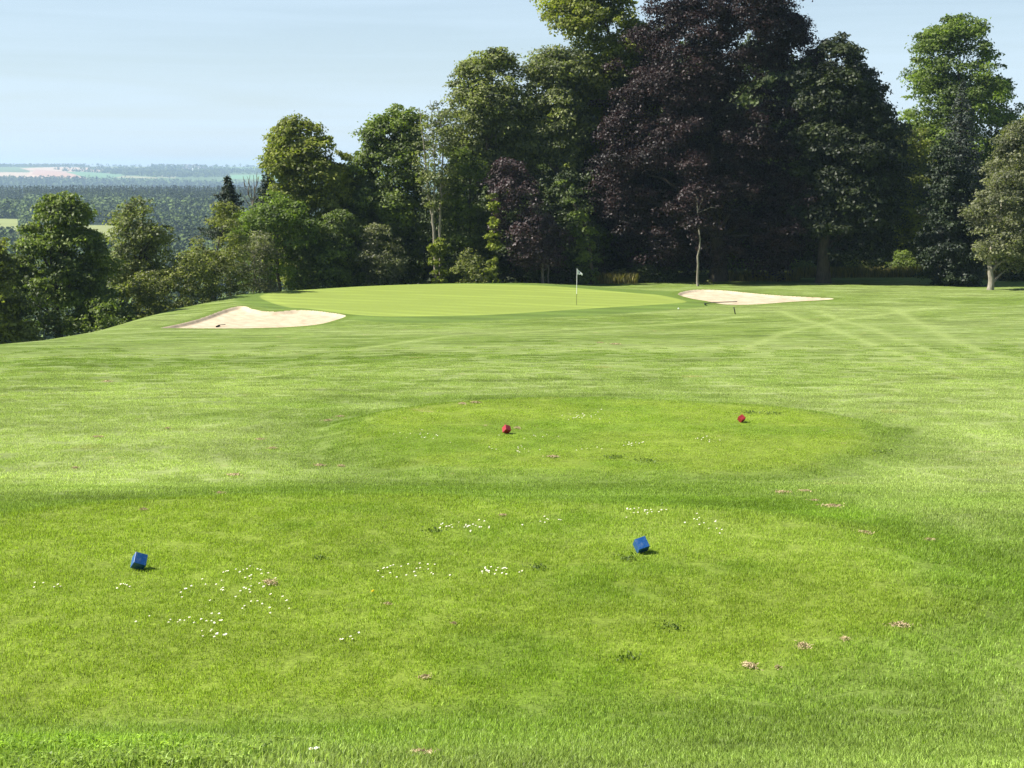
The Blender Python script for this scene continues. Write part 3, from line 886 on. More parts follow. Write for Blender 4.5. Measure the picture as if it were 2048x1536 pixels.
    tree("copper_beech", "huge copper beech with near black purple leaves, its top out of the picture",
         [(-70, 1380, 1530), (-25, 1325, 1570), (15, 1300, 1592), (50, 1276, 1614), (80, 1255, 1624), (115, 1236, 1612), (155, 1228, 1592), (210, 1192, 1602), (260, 1172, 1618), (320, 1168, 1630), (380, 1184, 1636), (440, 1198, 1632), (485, 1222, 1615), (508, 1260, 1580)],
         112, 'copper', (1437, 580), 40, clumps=1250, cr=.92, ls=.165, per=200, gaps=.3, tr=.62, limbs=46, depth=.62, sides=14, shell=.6)
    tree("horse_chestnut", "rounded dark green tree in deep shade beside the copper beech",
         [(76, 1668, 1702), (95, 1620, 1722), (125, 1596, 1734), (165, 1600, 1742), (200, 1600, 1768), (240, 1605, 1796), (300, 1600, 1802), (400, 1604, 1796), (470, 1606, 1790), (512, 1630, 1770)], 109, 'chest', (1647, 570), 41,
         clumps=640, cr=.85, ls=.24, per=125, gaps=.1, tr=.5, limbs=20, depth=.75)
    conifer("spruce_tree", "dark conifer tip rising over the shoulder of the rounded dark tree", (1742, 150), 420, 126, 62, 'conif', 42, whorls=18, ls=.28, per=16)
    tree("ash_tree", "tall sunlit green tree with a domed top standing apart at the right",
         [(36, 1888, 1938), (55, 1845, 1975), (95, 1832, 1982), (140, 1815, 2008), (190, 1808, 2028), (240, 1803, 2038), (300, 1795, 2038), (370, 1800, 2010), (450, 1810, 1990)], 136, 'bright', (1905, 575), 43,
         clumps=640, cr=.95, ls=.24, per=105, gaps=.12, tr=.4, limbs=26)
    tree("lime_tree", "sunlit lower boughs of the domed tree, sun put into yellower leaves, left of the spruce",  # domed ash's sunlit lower foliage as its own tree, sunlight put into yellower leaves
         [(262, 1800, 1850), (300, 1793, 1872), (360, 1788, 1885), (420, 1793, 1880), (480, 1800, 1870), (540, 1810, 1870)], 127, 'yell', (1835, 575), 44, clumps=230, cr=.7, per=120, gaps=.25, tr=.2)
    conifer("blue_spruce", "blue grey spruce with a pointed top in front of the domed tree", (1926, 158), 520, 120, 92, 'spruce', 45, whorls=34, ls=.26, per=15, droop=.3)
    tree("yew_tree", "dense black green cone shaped tree touching the lawn in front of the spruce",
         [(282, 1878, 1902), (335, 1860, 1926), (400, 1851, 1950), (480, 1846, 1962), (540, 1850, 1958), (574, 1872, 1938)], 106, 'conif', (1905, 580), 46, clumps=520, cr=.5, ls=.17, per=260, tr=.2, limbs=4, shell=.7)
    tree("whitebeam_tree", "grey green small tree with a short stout trunk at the right edge of the lawn",
         [(250, 2022, 2064), (285, 1998, 2100), (330, 1976, 2115), (380, 1960, 2125), (435, 1940, 2130), (475, 1952, 2125), (505, 1962, 2095), (528, 1970, 2060)], 100, 'pale', (1985, 578), 47,
         clumps=430, cr=.6, ls=.16, per=200, gaps=.15, bark=M_BARK_PALE, limbs=14, stems=[dict(p=[(1984, 578, 0), (1981, 548, 0), (1978, 525, 0), (1990, 470, 0), (2010, 380, 0)], r=.24), dict(p=[(1981, 540, 0), (1998, 527, 0), (2016, 518, .2), (2040, 470, .3)], r=.11, ground=False)])
    tree("beech_tree", "olive green tree at the right edge, behind the small grey green tree", [(232, 2035, 2090), (275, 2003, 2110), (340, 1990, 2115), (420, 2000, 2115), (520, 2010, 2110)], 114, 'olive', (2050, 575), 48, clumps=260, cr=.8, per=120, tr=.2)
    # --- undergrowth
    G = [
     ("bush", "leafy pale bush at the wood edge right of the flag", [(535, 1228, 1262), (555, 1218, 1275), (576, 1222, 1270)], 110, 'grey', 60, 40, .35),
     ("bush", "low dark bush under the left side of the copper beech", [(530, 1260, 1330), (555, 1250, 1345), (577, 1255, 1340)], 111, 'dark', 61, 70, .5),
     ("bush", "low nettle clump in front of the copper beech trunk", [(568, 1385, 1430), (576, 1372, 1440), (582, 1372, 1440)], 108.5, 'olive', 62, 40, .25),
     ("bush", "reddish dry undergrowth bush right of the copper beech trunk", [(548, 1470, 1500), (562, 1462, 1512), (576, 1462, 1512)], 113, 'olive', 63, 40, .3),
     ("bush", "green bush between the beech trunk and the thin sapling", [(495, 1465, 1500), (530, 1455, 1520), (560, 1460, 1520)], 119, 'mid', 64, 60, .45),
     ("bush", "leafy bush right of the dark trunk at the back of the clearing", [(520, 1690, 1730), (540, 1672, 1760), (562, 1670, 1765)], 119, 'grey', 65, 70, .4),
     ("bush", "grey green bush at the back of the clearing left of the black green cone", [(510, 1780, 1825), (535, 1765, 1850), (562, 1765, 1855)], 119, 'mid', 66, 80, .45),
     ("bush", "dark bush behind the small grey green tree at the right edge", [(500, 2010, 2070), (540, 1995, 2090), (568, 1995, 2090)], 112, 'dark', 67, 80, .5),
     ("bush", "shadowed bush at the back of the clearing under the rounded dark tree", [(520, 1590, 1630), (540, 1575, 1640), (562, 1575, 1640)], 121, 'mid', 68, 60, .45),
    ]
    for nm, lab, rows, Y, lf, sd, nc, cr in G:
        bush(nm, lab, rows, Y, lf, sd, group="bushes at the wood edge", clumps=nc, cr=cr, ls=.15, per=150)
    for px, py0, py1, r, lab, bk, sd in ((1397, 578, 440, .09, "thin pale sapling stem left of the copper beech trunk", M_BARK_PALE, 70), (1505, 572, 470, .085, "thin grey sapling stem right of the copper beech trunk", M_BARK_GREY, 71),
                                    (1549, 576, 440, .30, "dark straight trunk between the copper beech and the rounded dark tree", M_BARK, 72), (1527, 572, 480, .07, "slim dark sapling behind the dry undergrowth", M_BARK_GREY, 73)):
        tree("young_tree", lab, [(py1 - 70, px - 25, px + 25), (py1 - 20, px - 45, px + 45), (py1 + 40, px - 25, px + 25)], (105.2 if px == 1397 else 113) if r < .2 else 115, 'copper' if px == 1397 else 'dark', (px, py0), sd, group="young trunks under the canopy", clumps=40, cr=.6, per=90, tr=r, limbs=5, bark=bk)
build_trees()

# woodland closing the background behind the row: one tree modelled, the others are copies with their own trunk and crown
def build_woodland():
    spots = [(690, 126, 9.0), (790, 128, 12.5), (890, 127, 14.5), (985, 130, 16.5), (1080, 129, 17), (1180, 132, 18), (1280, 130, 18.5), (1390, 133, 19), (1500, 131, 19), (1610, 134, 18), (1720, 132, 15),
             (1800, 138, 11), (1880, 145, 11), (1960, 141, 10.5), (2050, 139, 10.5), (1130, 121, 11.5), (1330, 121, 12), (730, 119, 9), (815, 120, 10), (1020, 119, 9.5), (860, 120, 9.5), (760, 119, 8)]
    proto = None
    rng = np.random.default_rng(99)
    lab = "dark shaded woodland tree filling the gaps behind the front row"
    for k, (px, Y, h) in enumerate(spots):
        x = (px - 1024) / F * Y
        z = H1(x, Y)
        if proto is None:
            proto = empty("woodland_tree", (x, Y, z))
            vol = np.array([(0.3, 0, 2.6), (2.5, 0, 3.0), (6, 0, 3.1), (9, 0, 2.2), (10, 0, .9)])
            V, Q, T, C, CR = make_crown(vol, 0, rng, 300, .85, .26, 95, depth=1.0)
            link("crown", mesh_np("crown", V, quads=Q, attrs={"tint": T}), LM['dark'], proto)
            acc = Acc(); acc.add(*tube(np.array([(0, 0, -.4), (0.05, 0, 3), (0, .1, 8)]), np.array([.24, .18, .05]), 8))
            link("trunk", acc.mesh("trunk"), M_BARK, proto)
            o = proto
        else:
            o = proto.copy(); COL.objects.link(o)
            for c in list(proto.children):
                cc = c.copy(); COL.objects.link(cc); cc.parent = o
        o.location = (x, Y, z)
        o.rotation_euler = (0, 0, k * 1.9)
        s = h / 10.0
        o.scale = (s ** .6, s ** .6, s)
        tag(o, lab, "tree", "woodland trees behind the front row")
build_woodland()

# ------------------------------------------------------------------ far woods, hedges, village
def far_trees(name, label, pts, hs, ws, kinds, mat, quads, seed, leaf):
    rng = np.random.default_rng(seed)
    n = len(pts)
    idx = np.repeat(np.arange(n), quads); m = len(idx)
    t = rng.uniform(0, 1, m); an = rng.uniform(0, 2 * np.pi, m)
    con = kinds[idx]
    prof = np.where(con, (1 - t) * 1.0 + .04, np.sqrt(np.clip(1 - (1.75 * t - .75) ** 2, 0.02, 1)))
    rr = prof * (0.45 + 0.55 * rng.uniform(size=m) ** .5)
    w = ws[idx] * np.where(con, .8, 1)
    P = np.stack([pts[idx, 0] + w * .5 * rr * np.cos(an), pts[idx, 1] + w * .5 * rr * np.sin(an), pts[idx, 2] + hs[idx] * (.12 + .88 * t)], -1)
    Nn = unit(np.stack([np.cos(an) * rr, np.sin(an) * rr, .35 + .5 * t], -1) + rng.normal(size=(m, 3)) * .35)
    V = leaf_quads(P, Nn, 1.0, rng, .8).reshape(m, 4, 3)
    V = P[:, None] + (V - P[:, None]) * (leaf * ws[idx])[:, None, None]
    T = np.clip(np.where(con, .10, .55)[:] + .9 * (fbm(pts[:, 0] / 110, pts[:, 1] / 160, 33, 3) - .5)[idx] + (.2 * rng.normal(size=n))[idx] + .1 * rng.normal(size=m), 0, 1)
    o = link(name, mesh_np(name, V.reshape(-1, 3), quads=np.arange(m * 4).reshape(-1, 4), attrs={"tint": np.repeat(T, 4)}), mat)
    tag(o, label, "forest", None, "stuff")

def scatter(R0, R1, u0, u1, space, seed, jitter=.45):
    rng = np.random.default_rng(seed)
    out = []
    r = R0
    while r < R1:
        x = np.arange(u0 * r, u1 * r, space)
        x = x + rng.uniform(-jitter, jitter, len(x)) * space
        y = r + rng.uniform(-jitter, jitter, len(x)) * space
        out.append(np.stack([x, y], -1)); r += space
    return np.concatenate(out)

M_FOREST = leaf_mat("forest_leaf", (.070, .104, .036), var=.62, trans=0, spec=.1, rough=.8, warm=(1.15, 1.1, .8))
def build_far():
    # wooded near slopes with clearings
    p = scatter(230, 1330, -.385, -.135, 8.5, 1)
    keep = np.ones(len(p), bool)
    for pts, col in FIELDS[-3:]:
        keep &= poly_sd(p[:, 0], p[:, 1], polar_poly(pts, None)) < -4
    keep &= fbm(p[:, 0] / 90, p[:, 1] / 90, 4, 2) > .18
    p = p[keep]; n = len(p); rng = np.random.default_rng(5)
    z = H(p[:, 0], p[:, 1])
    far_trees("woodland", "mixed woods on the valley slope below the hill", np.column_stack([p, z]), rng.uniform(7, 13, n), rng.uniform(7, 11, n), rng.uniform(size=n) < .06, M_FOREST, 55, 6, .24)
    p = scatter(1335, 2120, -.385, -.135, 8.0, 2)
    p = p[poly_sd(p[:, 0], p[:, 1], polar_poly(FIELDS[-3][0], None)) < -4]
    n = len(p); rng = np.random.default_rng(7)
    z = H(p[:, 0], p[:, 1])
    con = (fbm(p[:, 0] / 130, p[:, 1] / 200, 9, 2) + .35 * sstep(p[:, 1], 1500, 1800)) > .62
    hh = np.where(con, rng.uniform(15, 24, n), rng.uniform(10, 16, n))
    far_trees("spruce_forest", "dark spruce forest on the middle ridge of the valley", np.column_stack([p, z]), hh, np.where(con, rng.uniform(5.5, 8, n), rng.uniform(10, 15, n)), con, M_FOREST, 44, 8, .24)
    p = scatter(3900, 5125, -.385, -.135, 15, 3)
    n = len(p); rng = np.random.default_rng(9)
    z = H(p[:, 0], p[:, 1])
    far_trees("blue_forest", "blue hazed forest at the foot of the far plateau", np.column_stack([p, z]), rng.uniform(11, 18, n), rng.uniform(11, 17, n), rng.uniform(size=n) < .5, M_FOREST, 14, 10, .4)
    # hedges, copses and village trees on the plateau
    H_ = []
    rng = np.random.default_rng(11)
    def strip(pts, sp=14, wob=5):
        P = np.array([(at(px, 340, R)[0], R) for px, R in pts])
        for a, b in zip(P[:-1], P[1:]):
            k = max(2, int(np.linalg.norm(b - a) / sp))
            q = a + (b - a) * np.linspace(0, 1, k)[:, None] + rng.normal(size=(k, 2)) * wob
            H_.append(q)
    def patch(px0, px1, R0, R1, k):
        R = rng.uniform(R0, R1, k); px = rng.uniform(px0, px1, k)
        H_.append(np.stack([(px - 1024) / F * R, R], -1))
    strip([(-60, 7650), (230, 7660), (600, 7600)], 16, 30); strip([(-60, 7500), (120, 7550)], 12, 40)
    patch(-60, 130, 7450, 7700, 420); patch(130, 180, 7550, 7680, 60)
    strip([(128, 6480), (205, 6150), (232, 5900)], 12, 8); strip([(135, 6700), (200, 6950)], 14, 30); patch(185, 232, 6650, 6900, 40)
    patch(232, 320, 5950, 6500, 330); patch(250, 300, 5650, 5950, 60); patch(232, 330, 6500, 6850, 110); patch(300, 470, 6150, 6900, 560); patch(300, 462, 5500, 6150, 420)
    patch(310, 335, 7200, 7500, 40); patch(340, 420, 6900, 7450, 150); patch(470, 600, 6000, 6600, 160); strip([(462, 6000), (600, 6050)], 12, 8); strip([(560, 6900), (420, 6950)], 13, 12)
    patch(498, 503, 7400, 7430, 4); patch(435, 440, 7300, 7400, 6)
    p = np.concatenate(H_); n = len(p)
    z = H(p[:, 0], p[:, 1])
    far_trees("hedgerow_trees", "hazy hedges and copses between the fields of the far plateau", np.column_stack([p, z]), rng.uniform(6, 17, n), rng.uniform(9, 17, n), np.zeros(n, bool), M_FOREST, 16, 12, .42)
    # village houses
    mw, nt, out = new_mat("render_white"); principled(nt, out, .8, .2, (.75, .74, .70))
    mr, nt, out = new_mat("roof_slate"); principled(nt, out, .7, .3, (.16, .15, .16))
    for k, (px, R, w, d, h, rot) in enumerate(((384, 6960, 26, 12, 9, .2), (392, 6990, 16, 11, 8, -.3), (399, 6900, 14, 10, 8, .6), (381, 6700, 13, 10, 7, .1), (405, 6760, 14, 9, 7, -.5), (394, 6600, 12, 9, 7, .8), (386, 6480, 12, 9, 7, -.2), (415, 6650, 15, 10, 7, .3), (374, 6580, 12, 10, 7, .5))):
        x = (px - 1024) / F * R; z = H1(x, R)
        root = empty("house", (x, R, z - 0.5)); root.rotation_euler = (0, 0, rot)
        tag(root, "tiny white house among the trees of the far hilltop village", "house", "houses of the far village")
        zb = 6.0; w2, d2 = w / 2, d / 2
        V = np.array([(sx * w2, sy * d2, zz) for zz in (0, h + zb) for sx, sy in ((-1, -1), (1, -1), (1, 1), (-1, 1))], float)
        V = np.vstack([V, [(-w2, 0, h + zb + d2 * .75), (w2, 0, h + zb + d2 * .75)]])
        Q = [(0, 1, 5, 4), (1, 2, 6, 5), (2, 3, 7, 6), (3, 0, 4, 7)]
        link("wall", mesh_np("wall", V, quads=Q, tris=[(4, 7, 8), (5, 9, 6)]), mw, root)
        e = .6
        Rv = []
        for s in (-1, 1):
            for zz in (0, .35):
                Rv += [(-w2 - e, s * (d2 + e), h + zb - .45 + zz), (w2 + e, s * (d2 + e), h + zb - .45 + zz), (w2 + e, 0, h + zb + d2 * .75 + .1 + zz), (-w2 - e, 0, h + zb + d2 * .75 + .1 + zz)]
        Rv = np.array(Rv, float); Rq = []
        for b in (0, 8):
            Rq += [(b, b + 1, b + 2, b + 3), (b + 4, b + 5, b + 6, b + 7), (b, b + 1, b + 5, b + 4), (b + 1, b + 2, b + 6, b + 5), (b + 3, b, b + 4, b + 7)]
        link("roof", mesh_np("roof", Rv, quads=Rq), mr, root)
build_far()

# ------------------------------------------------------------------ grass blades
def blade_mat():
    m, nt, out = new_mat("grass_blade")
    a = N(nt, "ShaderNodeAttribute", attribute_name="gcol"); a.attribute_type = 'INSTANCER'
    t = N(nt, "ShaderNodeAttribute", attribute_name="tint")
    r = N(nt, "ShaderNodeMapRange"); r.inputs["To Min"].default_value = .35; r.inputs["To Max"].default_value = 2.3
    nt.links.new(t.outputs["Fac"], r.inputs["Value"])
    vm = N(nt, "ShaderNodeVectorMath", operation='SCALE')
    nt.links.new(a.outputs["Color"], vm.inputs[0]); nt.links.new(r.outputs[0], vm.inputs["Scale"])
    b = nt.nodes.new("ShaderNodeBsdfPrincipled"); b.inputs["Roughness"].default_value = .45; b.inputs["Specular IOR Level"].default_value = .2
    nt.links.new(vm.outputs[0], b.inputs["Base Color"])
    tr = nt.nodes.new("ShaderNodeBsdfTranslucent")
    v2 = N(nt, "ShaderNodeVectorMath", operation='MULTIPLY'); v2.inputs[1].default_value = (1.25, 1.3, .75)
    nt.links.new(vm.outputs[0], v2.inputs[0]); nt.links.new(v2.outputs[0], tr.inputs["Color"])
    ms = N(nt, "ShaderNodeMixShader"); ms.inputs[0].default_value = .45
    nt.links.new(b.outputs[0], ms.inputs[1]); nt.links.new(tr.outputs[0], ms.inputs[2]); nt.links.new(ms.outputs[0], out.inputs["Surface"])
    return m
M_BLADE = blade_mat()

def grass_tile(name, n, size, h0, h1, w, seed, lean=.55, clover=0):
    rng = np.random.default_rng(seed)
    P = np.column_stack([rng.uniform(-size / 2, size / 2, (n, 2)), np.zeros(n) - .004])
    h = rng.uniform(h0, h1, n); an = rng.uniform(0, 2 * np.pi, n); ln = rng.uniform(.1, lean, n) * h
    fa = rng.uniform(0, 2 * np.pi, n)
    side = np.stack([np.cos(fa), np.sin(fa), np.zeros(n)], -1) * (w * rng.uniform(.7, 1.3, n))[:, None]
    d = np.stack([np.cos(an), np.sin(an), np.zeros(n)], -1)
    mid = P + d * (ln * .35)[:, None] + np.array([0, 0, 1]) * (h * .6)[:, None]
    tip = P + d * ln[:, None] + np.array([0, 0, 1]) * (h * np.sqrt(np.clip(1 - (ln / h) ** 2 * .6, .2, 1)))[:, None]
    V = np.stack([P - side * .5, P + side * .5, mid + side * .42, mid - side * .42, tip], 1).reshape(-1, 3)
    b = np.arange(n)[:, None] * 5
    Q = b + np.array([[0, 1, 2, 3]]); T = b + np.array([[3, 2, 4]])
    ti = np.clip(rng.normal(.42, .2, n), 0, 1); ti[rng.uniform(size=n) < .05] = 1.0
    tint = np.repeat(ti, 5)
    if clover:
        c = np.column_stack([rng.uniform(-size / 2, size / 2, (clover, 2)), rng.uniform(h0 * .4, h1 * .6, clover)])
        LV, LT = [], []
        for k in range(3):
            a2 = rng.uniform(0, 6.28, clover) + 2.09 * k
            off = np.stack([np.cos(a2), np.sin(a2), np.full(clover, .25)], -1) * .009
            L = leaf_quads(c + off, unit(np.array([0, 0, 1.0]) + rng.normal(size=(clover, 3)) * .35), .019, rng, .9)
            LV.append(L); LT.append(np.repeat(np.clip(rng.normal(.35, .18, clover), 0, 1), 4))
        LV = np.concatenate(LV); q2 = np.arange(len(LV)).reshape(-1, 4) + len(V)
        V = np.vstack([V, LV]); Q = np.vstack([Q, q2]); tint = np.concatenate([tint] + LT)
    me = mesh_np(name, V, quads=Q, tris=T, attrs={"tint": tint})
    me.materials.append(M_BLADE)
    return bpy.data.objects.new(name, me)

def build_grass():
    tiles = bpy.data.collections.new("grass_tiles")
    defs = [("turf_tile_a", 400, .36, .016, .040, .0042, 1, .8, 0), ("turf_tile_b", 400, .36, .016, .040, .0042, 2, .8, 0),
            ("turf_tile_c", 380, .36, .022, .050, .0046, 3, .8, 0), ("turf_tile_d", 380, .36, .022, .050, .0046, 4, .8, 0),
            ("turf_tile_e", 420, .36, .035, .085, .0042, 5, .8, 110), ("turf_tile_f", 420, .36, .035, .085, .0042, 6, .8, 110),
            ("turf_tile_g", 420, .60, .022, .050, .0065, 7, .9, 0), ("turf_tile_h", 420, .60, .022, .050, .0065, 8, .9, 0)]
    for d in defs: tiles.objects.link(grass_tile(*d))
    pts = []
    for r0, r1, sp in ((5.6, 20, .27), (20, 68, .50)):
        r = r0
        while r < r1:
            a = np.arange(-.375 * r - .3, .375 * r + .3, sp)
            pts.append(np.stack([a + RNG.uniform(-.4, .4, len(a)) * sp, r + RNG.uniform(-.4, .4, len(a)) * sp, np.full(len(a), r0)], -1)); r += sp
    P = np.concatenate(pts)
    P = P[RNG.uniform(size=len(P)) < 1 - sstep(P[:, 1], 34, 68)]
    x, y = P[:, 0], P[:, 1]
    z = H(x, y)
    e = .12
    nx = -(H(x + e, y) - H(x - e, y)) / (2 * e); ny = -(H(x, y + e) - H(x, y - e)) / (2 * e)
    tee = np.minimum(tee_r(x, y, BLUE_TEE), tee_r(x, y, RED_TEE)) < 0.98 + .05 * RNG.normal(size=len(x))
    lon = (y < 7.9 + .25 * RNG.normal(size=len(x))) & (x < -1.3 + .35 * RNG.normal(size=len(x)))
    nvar = RNG.integers(0, 2, len(x))
    idx = np.where(tee, 0, 2) + nvar
    idx = np.where(lon, 4 + nvar, idx)
    idx = np.where(P[:, 2] > 10, np.where(tee, 6, 6) + nvar, idx)
    yaw = RNG.uniform(0, 2 * np.pi, len(x))
    # rotation = tilt to the slope, then yaw about the normal
    rot = np.stack([np.arctan2(-ny, 1.0), np.arctan2(nx, 1.0), np.zeros_like(x)], -1)
    scl = np.where(P[:, 2] > 10, np.where(tee, .62, 1.0), 1.0) * RNG.uniform(.85, 1.15, len(x))
    me = bpy.data.meshes.new("grass")
    me.vertices.add(len(x)); me.vertices.foreach_set("co", np.column_stack([x, y, z]).astype(np.float32).ravel())
    me.attributes.new("rot", 'FLOAT_VECTOR', 'POINT').data.foreach_set("vector", rot.astype(np.float32).ravel())
    me.attributes.new("yaw", 'FLOAT', 'POINT').data.foreach_set("value", yaw.astype(np.float32))
    me.attributes.new("scl", 'FLOAT_VECTOR', 'POINT').data.foreach_set("vector", np.stack([np.ones_like(scl), np.ones_like(scl), scl], -1).astype(np.float32).ravel())
    me.attributes.new("idx", 'INT', 'POINT').data.foreach_set("value", idx.astype(np.int32))
    c = np.ones((len(x), 4), np.float32); c[:, :3] = turf(x, y) * 1.4
    me.attributes.new("gcol", 'FLOAT_COLOR', 'POINT').data.foreach_set("color", c.ravel())
    me.materials.append(M_BLADE)
    o = link("grass", me)
    tag(o, "short grass blades over the tees and the rough between them", "grass", None, "stuff")
    ng = bpy.data.node_groups.new("grass_scatter", 'GeometryNodeTree')
    ng.interface.new_socket("Geometry", in_out='INPUT', socket_type='NodeSocketGeometry')
    ng.interface.new_socket("Geometry", in_out='OUTPUT', socket_type='NodeSocketGeometry')
    gi = ng.nodes.new("NodeGroupInput"); go = ng.nodes.new("NodeGroupOutput")
    ci = ng.nodes.new("GeometryNodeCollectionInfo"); ci.inputs["Collection"].default_value = tiles
    ci.inputs["Separate Children"].default_value = True; ci.inputs["Reset Children"].default_value = True
    iop = ng.nodes.new("GeometryNodeInstanceOnPoints"); iop.inputs["Pick Instance"].default_value = True
    def attr(nm, ty):
        n = ng.nodes.new("GeometryNodeInputNamedAttribute"); n.data_type = ty; n.inputs["Name"].default_value = nm
        return n.outputs["Attribute"]
    er = ng.nodes.new("FunctionNodeEulerToRotation"); ng.links.new(attr("rot", 'FLOAT_VECTOR'), er.inputs[0])
    cx = ng.nodes.new("ShaderNodeCombineXYZ"); ng.links.new(attr("yaw", 'FLOAT'), cx.inputs["Z"])
    ey = ng.nodes.new("FunctionNodeEulerToRotation"); ng.links.new(cx.outputs[0], ey.inputs[0])
    rr = ng.nodes.new("FunctionNodeRotateRotation"); rr.rotation_space = 'LOCAL'
    ng.links.new(er.outputs[0], rr.inputs[0]); ng.links.new(ey.outputs[0], rr.inputs[1])
    ng.links.new(gi.outputs[0], iop.inputs["Points"]); ng.links.new(ci.outputs[0], iop.inputs["Instance"])
    ng.links.new(attr("idx", 'INT'), iop.inputs["Instance Index"]); ng.links.new(rr.outputs[0], iop.inputs["Rotation"])
    ng.links.new(attr("scl", 'FLOAT_VECTOR'), iop.inputs["Scale"]); ng.links.new(iop.outputs[0], go.inputs[0])
    md = o.modifiers.new("scatter", 'NODES'); md.node_group = ng
build_grass()

# tall dry grass under the wood edge
def build_tall_grass():
    rng = np.random.default_rng(31)
    n = 9000
    spans = [(1170, 1275, 108.5, 110.5, .9), (1440, 1600, 111.5, 116, .8), (1590, 1650, 116, 120, .9), (1655, 1880, 115.5, 119, .9), (1860, 2080, 113, 116, .7)]
    P, Hh = [], []
    for a, b, y0, y1, hh in spans:
        k = int(n * (b - a) / 700)
        px = rng.uniform(a, b, k); yy = rng.uniform(y0, y1, k)
        P.append(np.stack([(px - 1024) / F * yy, yy], -1)); Hh.append(rng.uniform(.35, 1, k) * hh)
    P = np.concatenate(P); h = np.concatenate(Hh); n = len(P)
    z = H(P[:, 0], P[:, 1])
    B = np.column_stack([P, z - .02]); an = rng.uniform(0, 6.28, n)
    d = np.stack([np.cos(an), np.sin(an), np.zeros(n)], -1); s = np.stack([-np.sin(an), np.cos(an), np.zeros(n)], -1) * .035
    up = np.array([0, 0, 1.0])
    mid = B + up * (h * .6)[:, None] + d * (h * .1)[:, None]; tip = B + up * h[:, None] + d * (h * .3)[:, None]
    V = np.stack([B - s, B + s, mid + s * .8, mid - s * .8, tip], 1).reshape(-1, 3)
    b = np.arange(n)[:, None] * 5
    T = np.repeat(np.clip(rng.normal(.5, .25, n), 0, 1), 5)
    m = leaf_mat("tall_grass_leaf", (.13, .14, .045), var=.5, warm=(1.35, 1.05, .8))
    o = link("tall_grass", mesh_np("tall_grass", V, quads=b + np.array([[0, 1, 2, 3]]), tris=b + np.array([[3, 2, 4]]), attrs={"tint": T}), m)
    tag(o, "unmown straw and green grass along the wood edge", "grass", None, "stuff")
build_tall_grass()

# ------------------------------------------------------------------ tee markers
def paint_mat(name, c, c2):
    m, nt, out = new_mat(name)
    b = principled(nt, out, .42, .45)
    tc = nt.nodes.new("ShaderNodeTexCoord")
    n = N(nt, "ShaderNodeTexNoise", Scale=28.0, Detail=6.0, Roughness=.7)
    mp = N(nt, "ShaderNodeMapping"); mp.inputs["Scale"].default_value = (1, 1, 5)
    nt.links.new(tc.outputs["Object"], mp.inputs["Vector"]); nt.links.new(mp.outputs[0], n.inputs["Vector"])
    cr = nt.nodes.new("ShaderNodeValToRGB")
    cr.color_ramp.elements[0].position = .30; cr.color_ramp.elements[0].color = (*[q * .72 for q in c], 1)
    cr.color_ramp.elements[1].position = .52; cr.color_ramp.elements[1].color = (*c, 1)
    e = cr.color_ramp.elements.new(.74); e.color = (*c2, 1)
    nt.links.new(n.outputs["Fac"], cr.inputs[0]); nt.links.new(cr.outputs[0], b.inputs["Base Color"])
    bp = N(nt, "ShaderNodeBump", Strength=.25, Distance=.004)
    nt.links.new(n.outputs["Fac"], bp.inputs["Height"]); nt.links.new(bp.outputs[0], b.inputs["Normal"])
    return m
M_BLUE = paint_mat("blue_paint", (.008, .074, .255), (.10, .16, .28))
M_RED = paint_mat("red_paint", (.300, .022, .026), (.40, .08, .08))

def cube_marker(name, label, mat, group, c_px, edges, scale):
    """corner-standing cube: orientation recovered from the three visible edges of the nearest corner."""
    E = np.array(edges, float).T / scale         # 2x3, photo pixels
    E[1] *= -1
    U, S, Vt = np.linalg.svd(E, full_matrices=False)
    Lp = S.mean(); A = U @ Vt
    c = np.cross(A[0], A[1])
    if c.sum() > 0: c = -c
    M = np.vstack([A, c])                        # columns: edge directions in camera axes (right, up, back)
    cr_ = np.array([1, 0, 0]); cu = np.array([0, math.sin(TH), math.cos(TH)]); cb = np.array([0, -math.cos(TH), math.sin(TH)])
    W = np.stack([cr_, cu, cb], 1) @ M
    d = ray(*c_px); zc = None
    for z_ in np.linspace(8, 45, 4000):
        p = d * z_
        L = Lp * z_ / F
        low = min((p + W @ np.array(s) * L)[2] for s in ((0, 0, 0), (1, 0, 0), (0, 1, 0), (0, 0, 1), (1, 1, 0), (1, 0, 1), (0, 1, 1), (1, 1, 1)))
        if low < H1(p[0], p[1]) - .014:
            break
    print(name, "distance", round(z_, 2), "edge", round(L, 3))
    if np.linalg.det(W) < 0: W = W[:, [1, 0, 2]]
    import bmesh
    bm = bmesh.new()
    bmesh.ops.create_cube(bm, size=L)
    # inset panels give each face a thin worn border, edges rounded
    bmesh.ops.bevel(bm, geom=bm.edges[:], offset=.002, segments=1, affect='EDGES')
    for f in bm.faces: f.smooth = False
    me = bpy.data.meshes.new(name); bm.to_mesh(me); bm.free()
    ctr = p + W @ np.array([.5, .5, .5]) * L
    o = link(name, me, mat)
    o.matrix_world = Matrix.Translation(Vector(ctr)) @ Matrix(W.tolist()).to_4x4()
    tag(o, label, "tee marker", group)
    return o

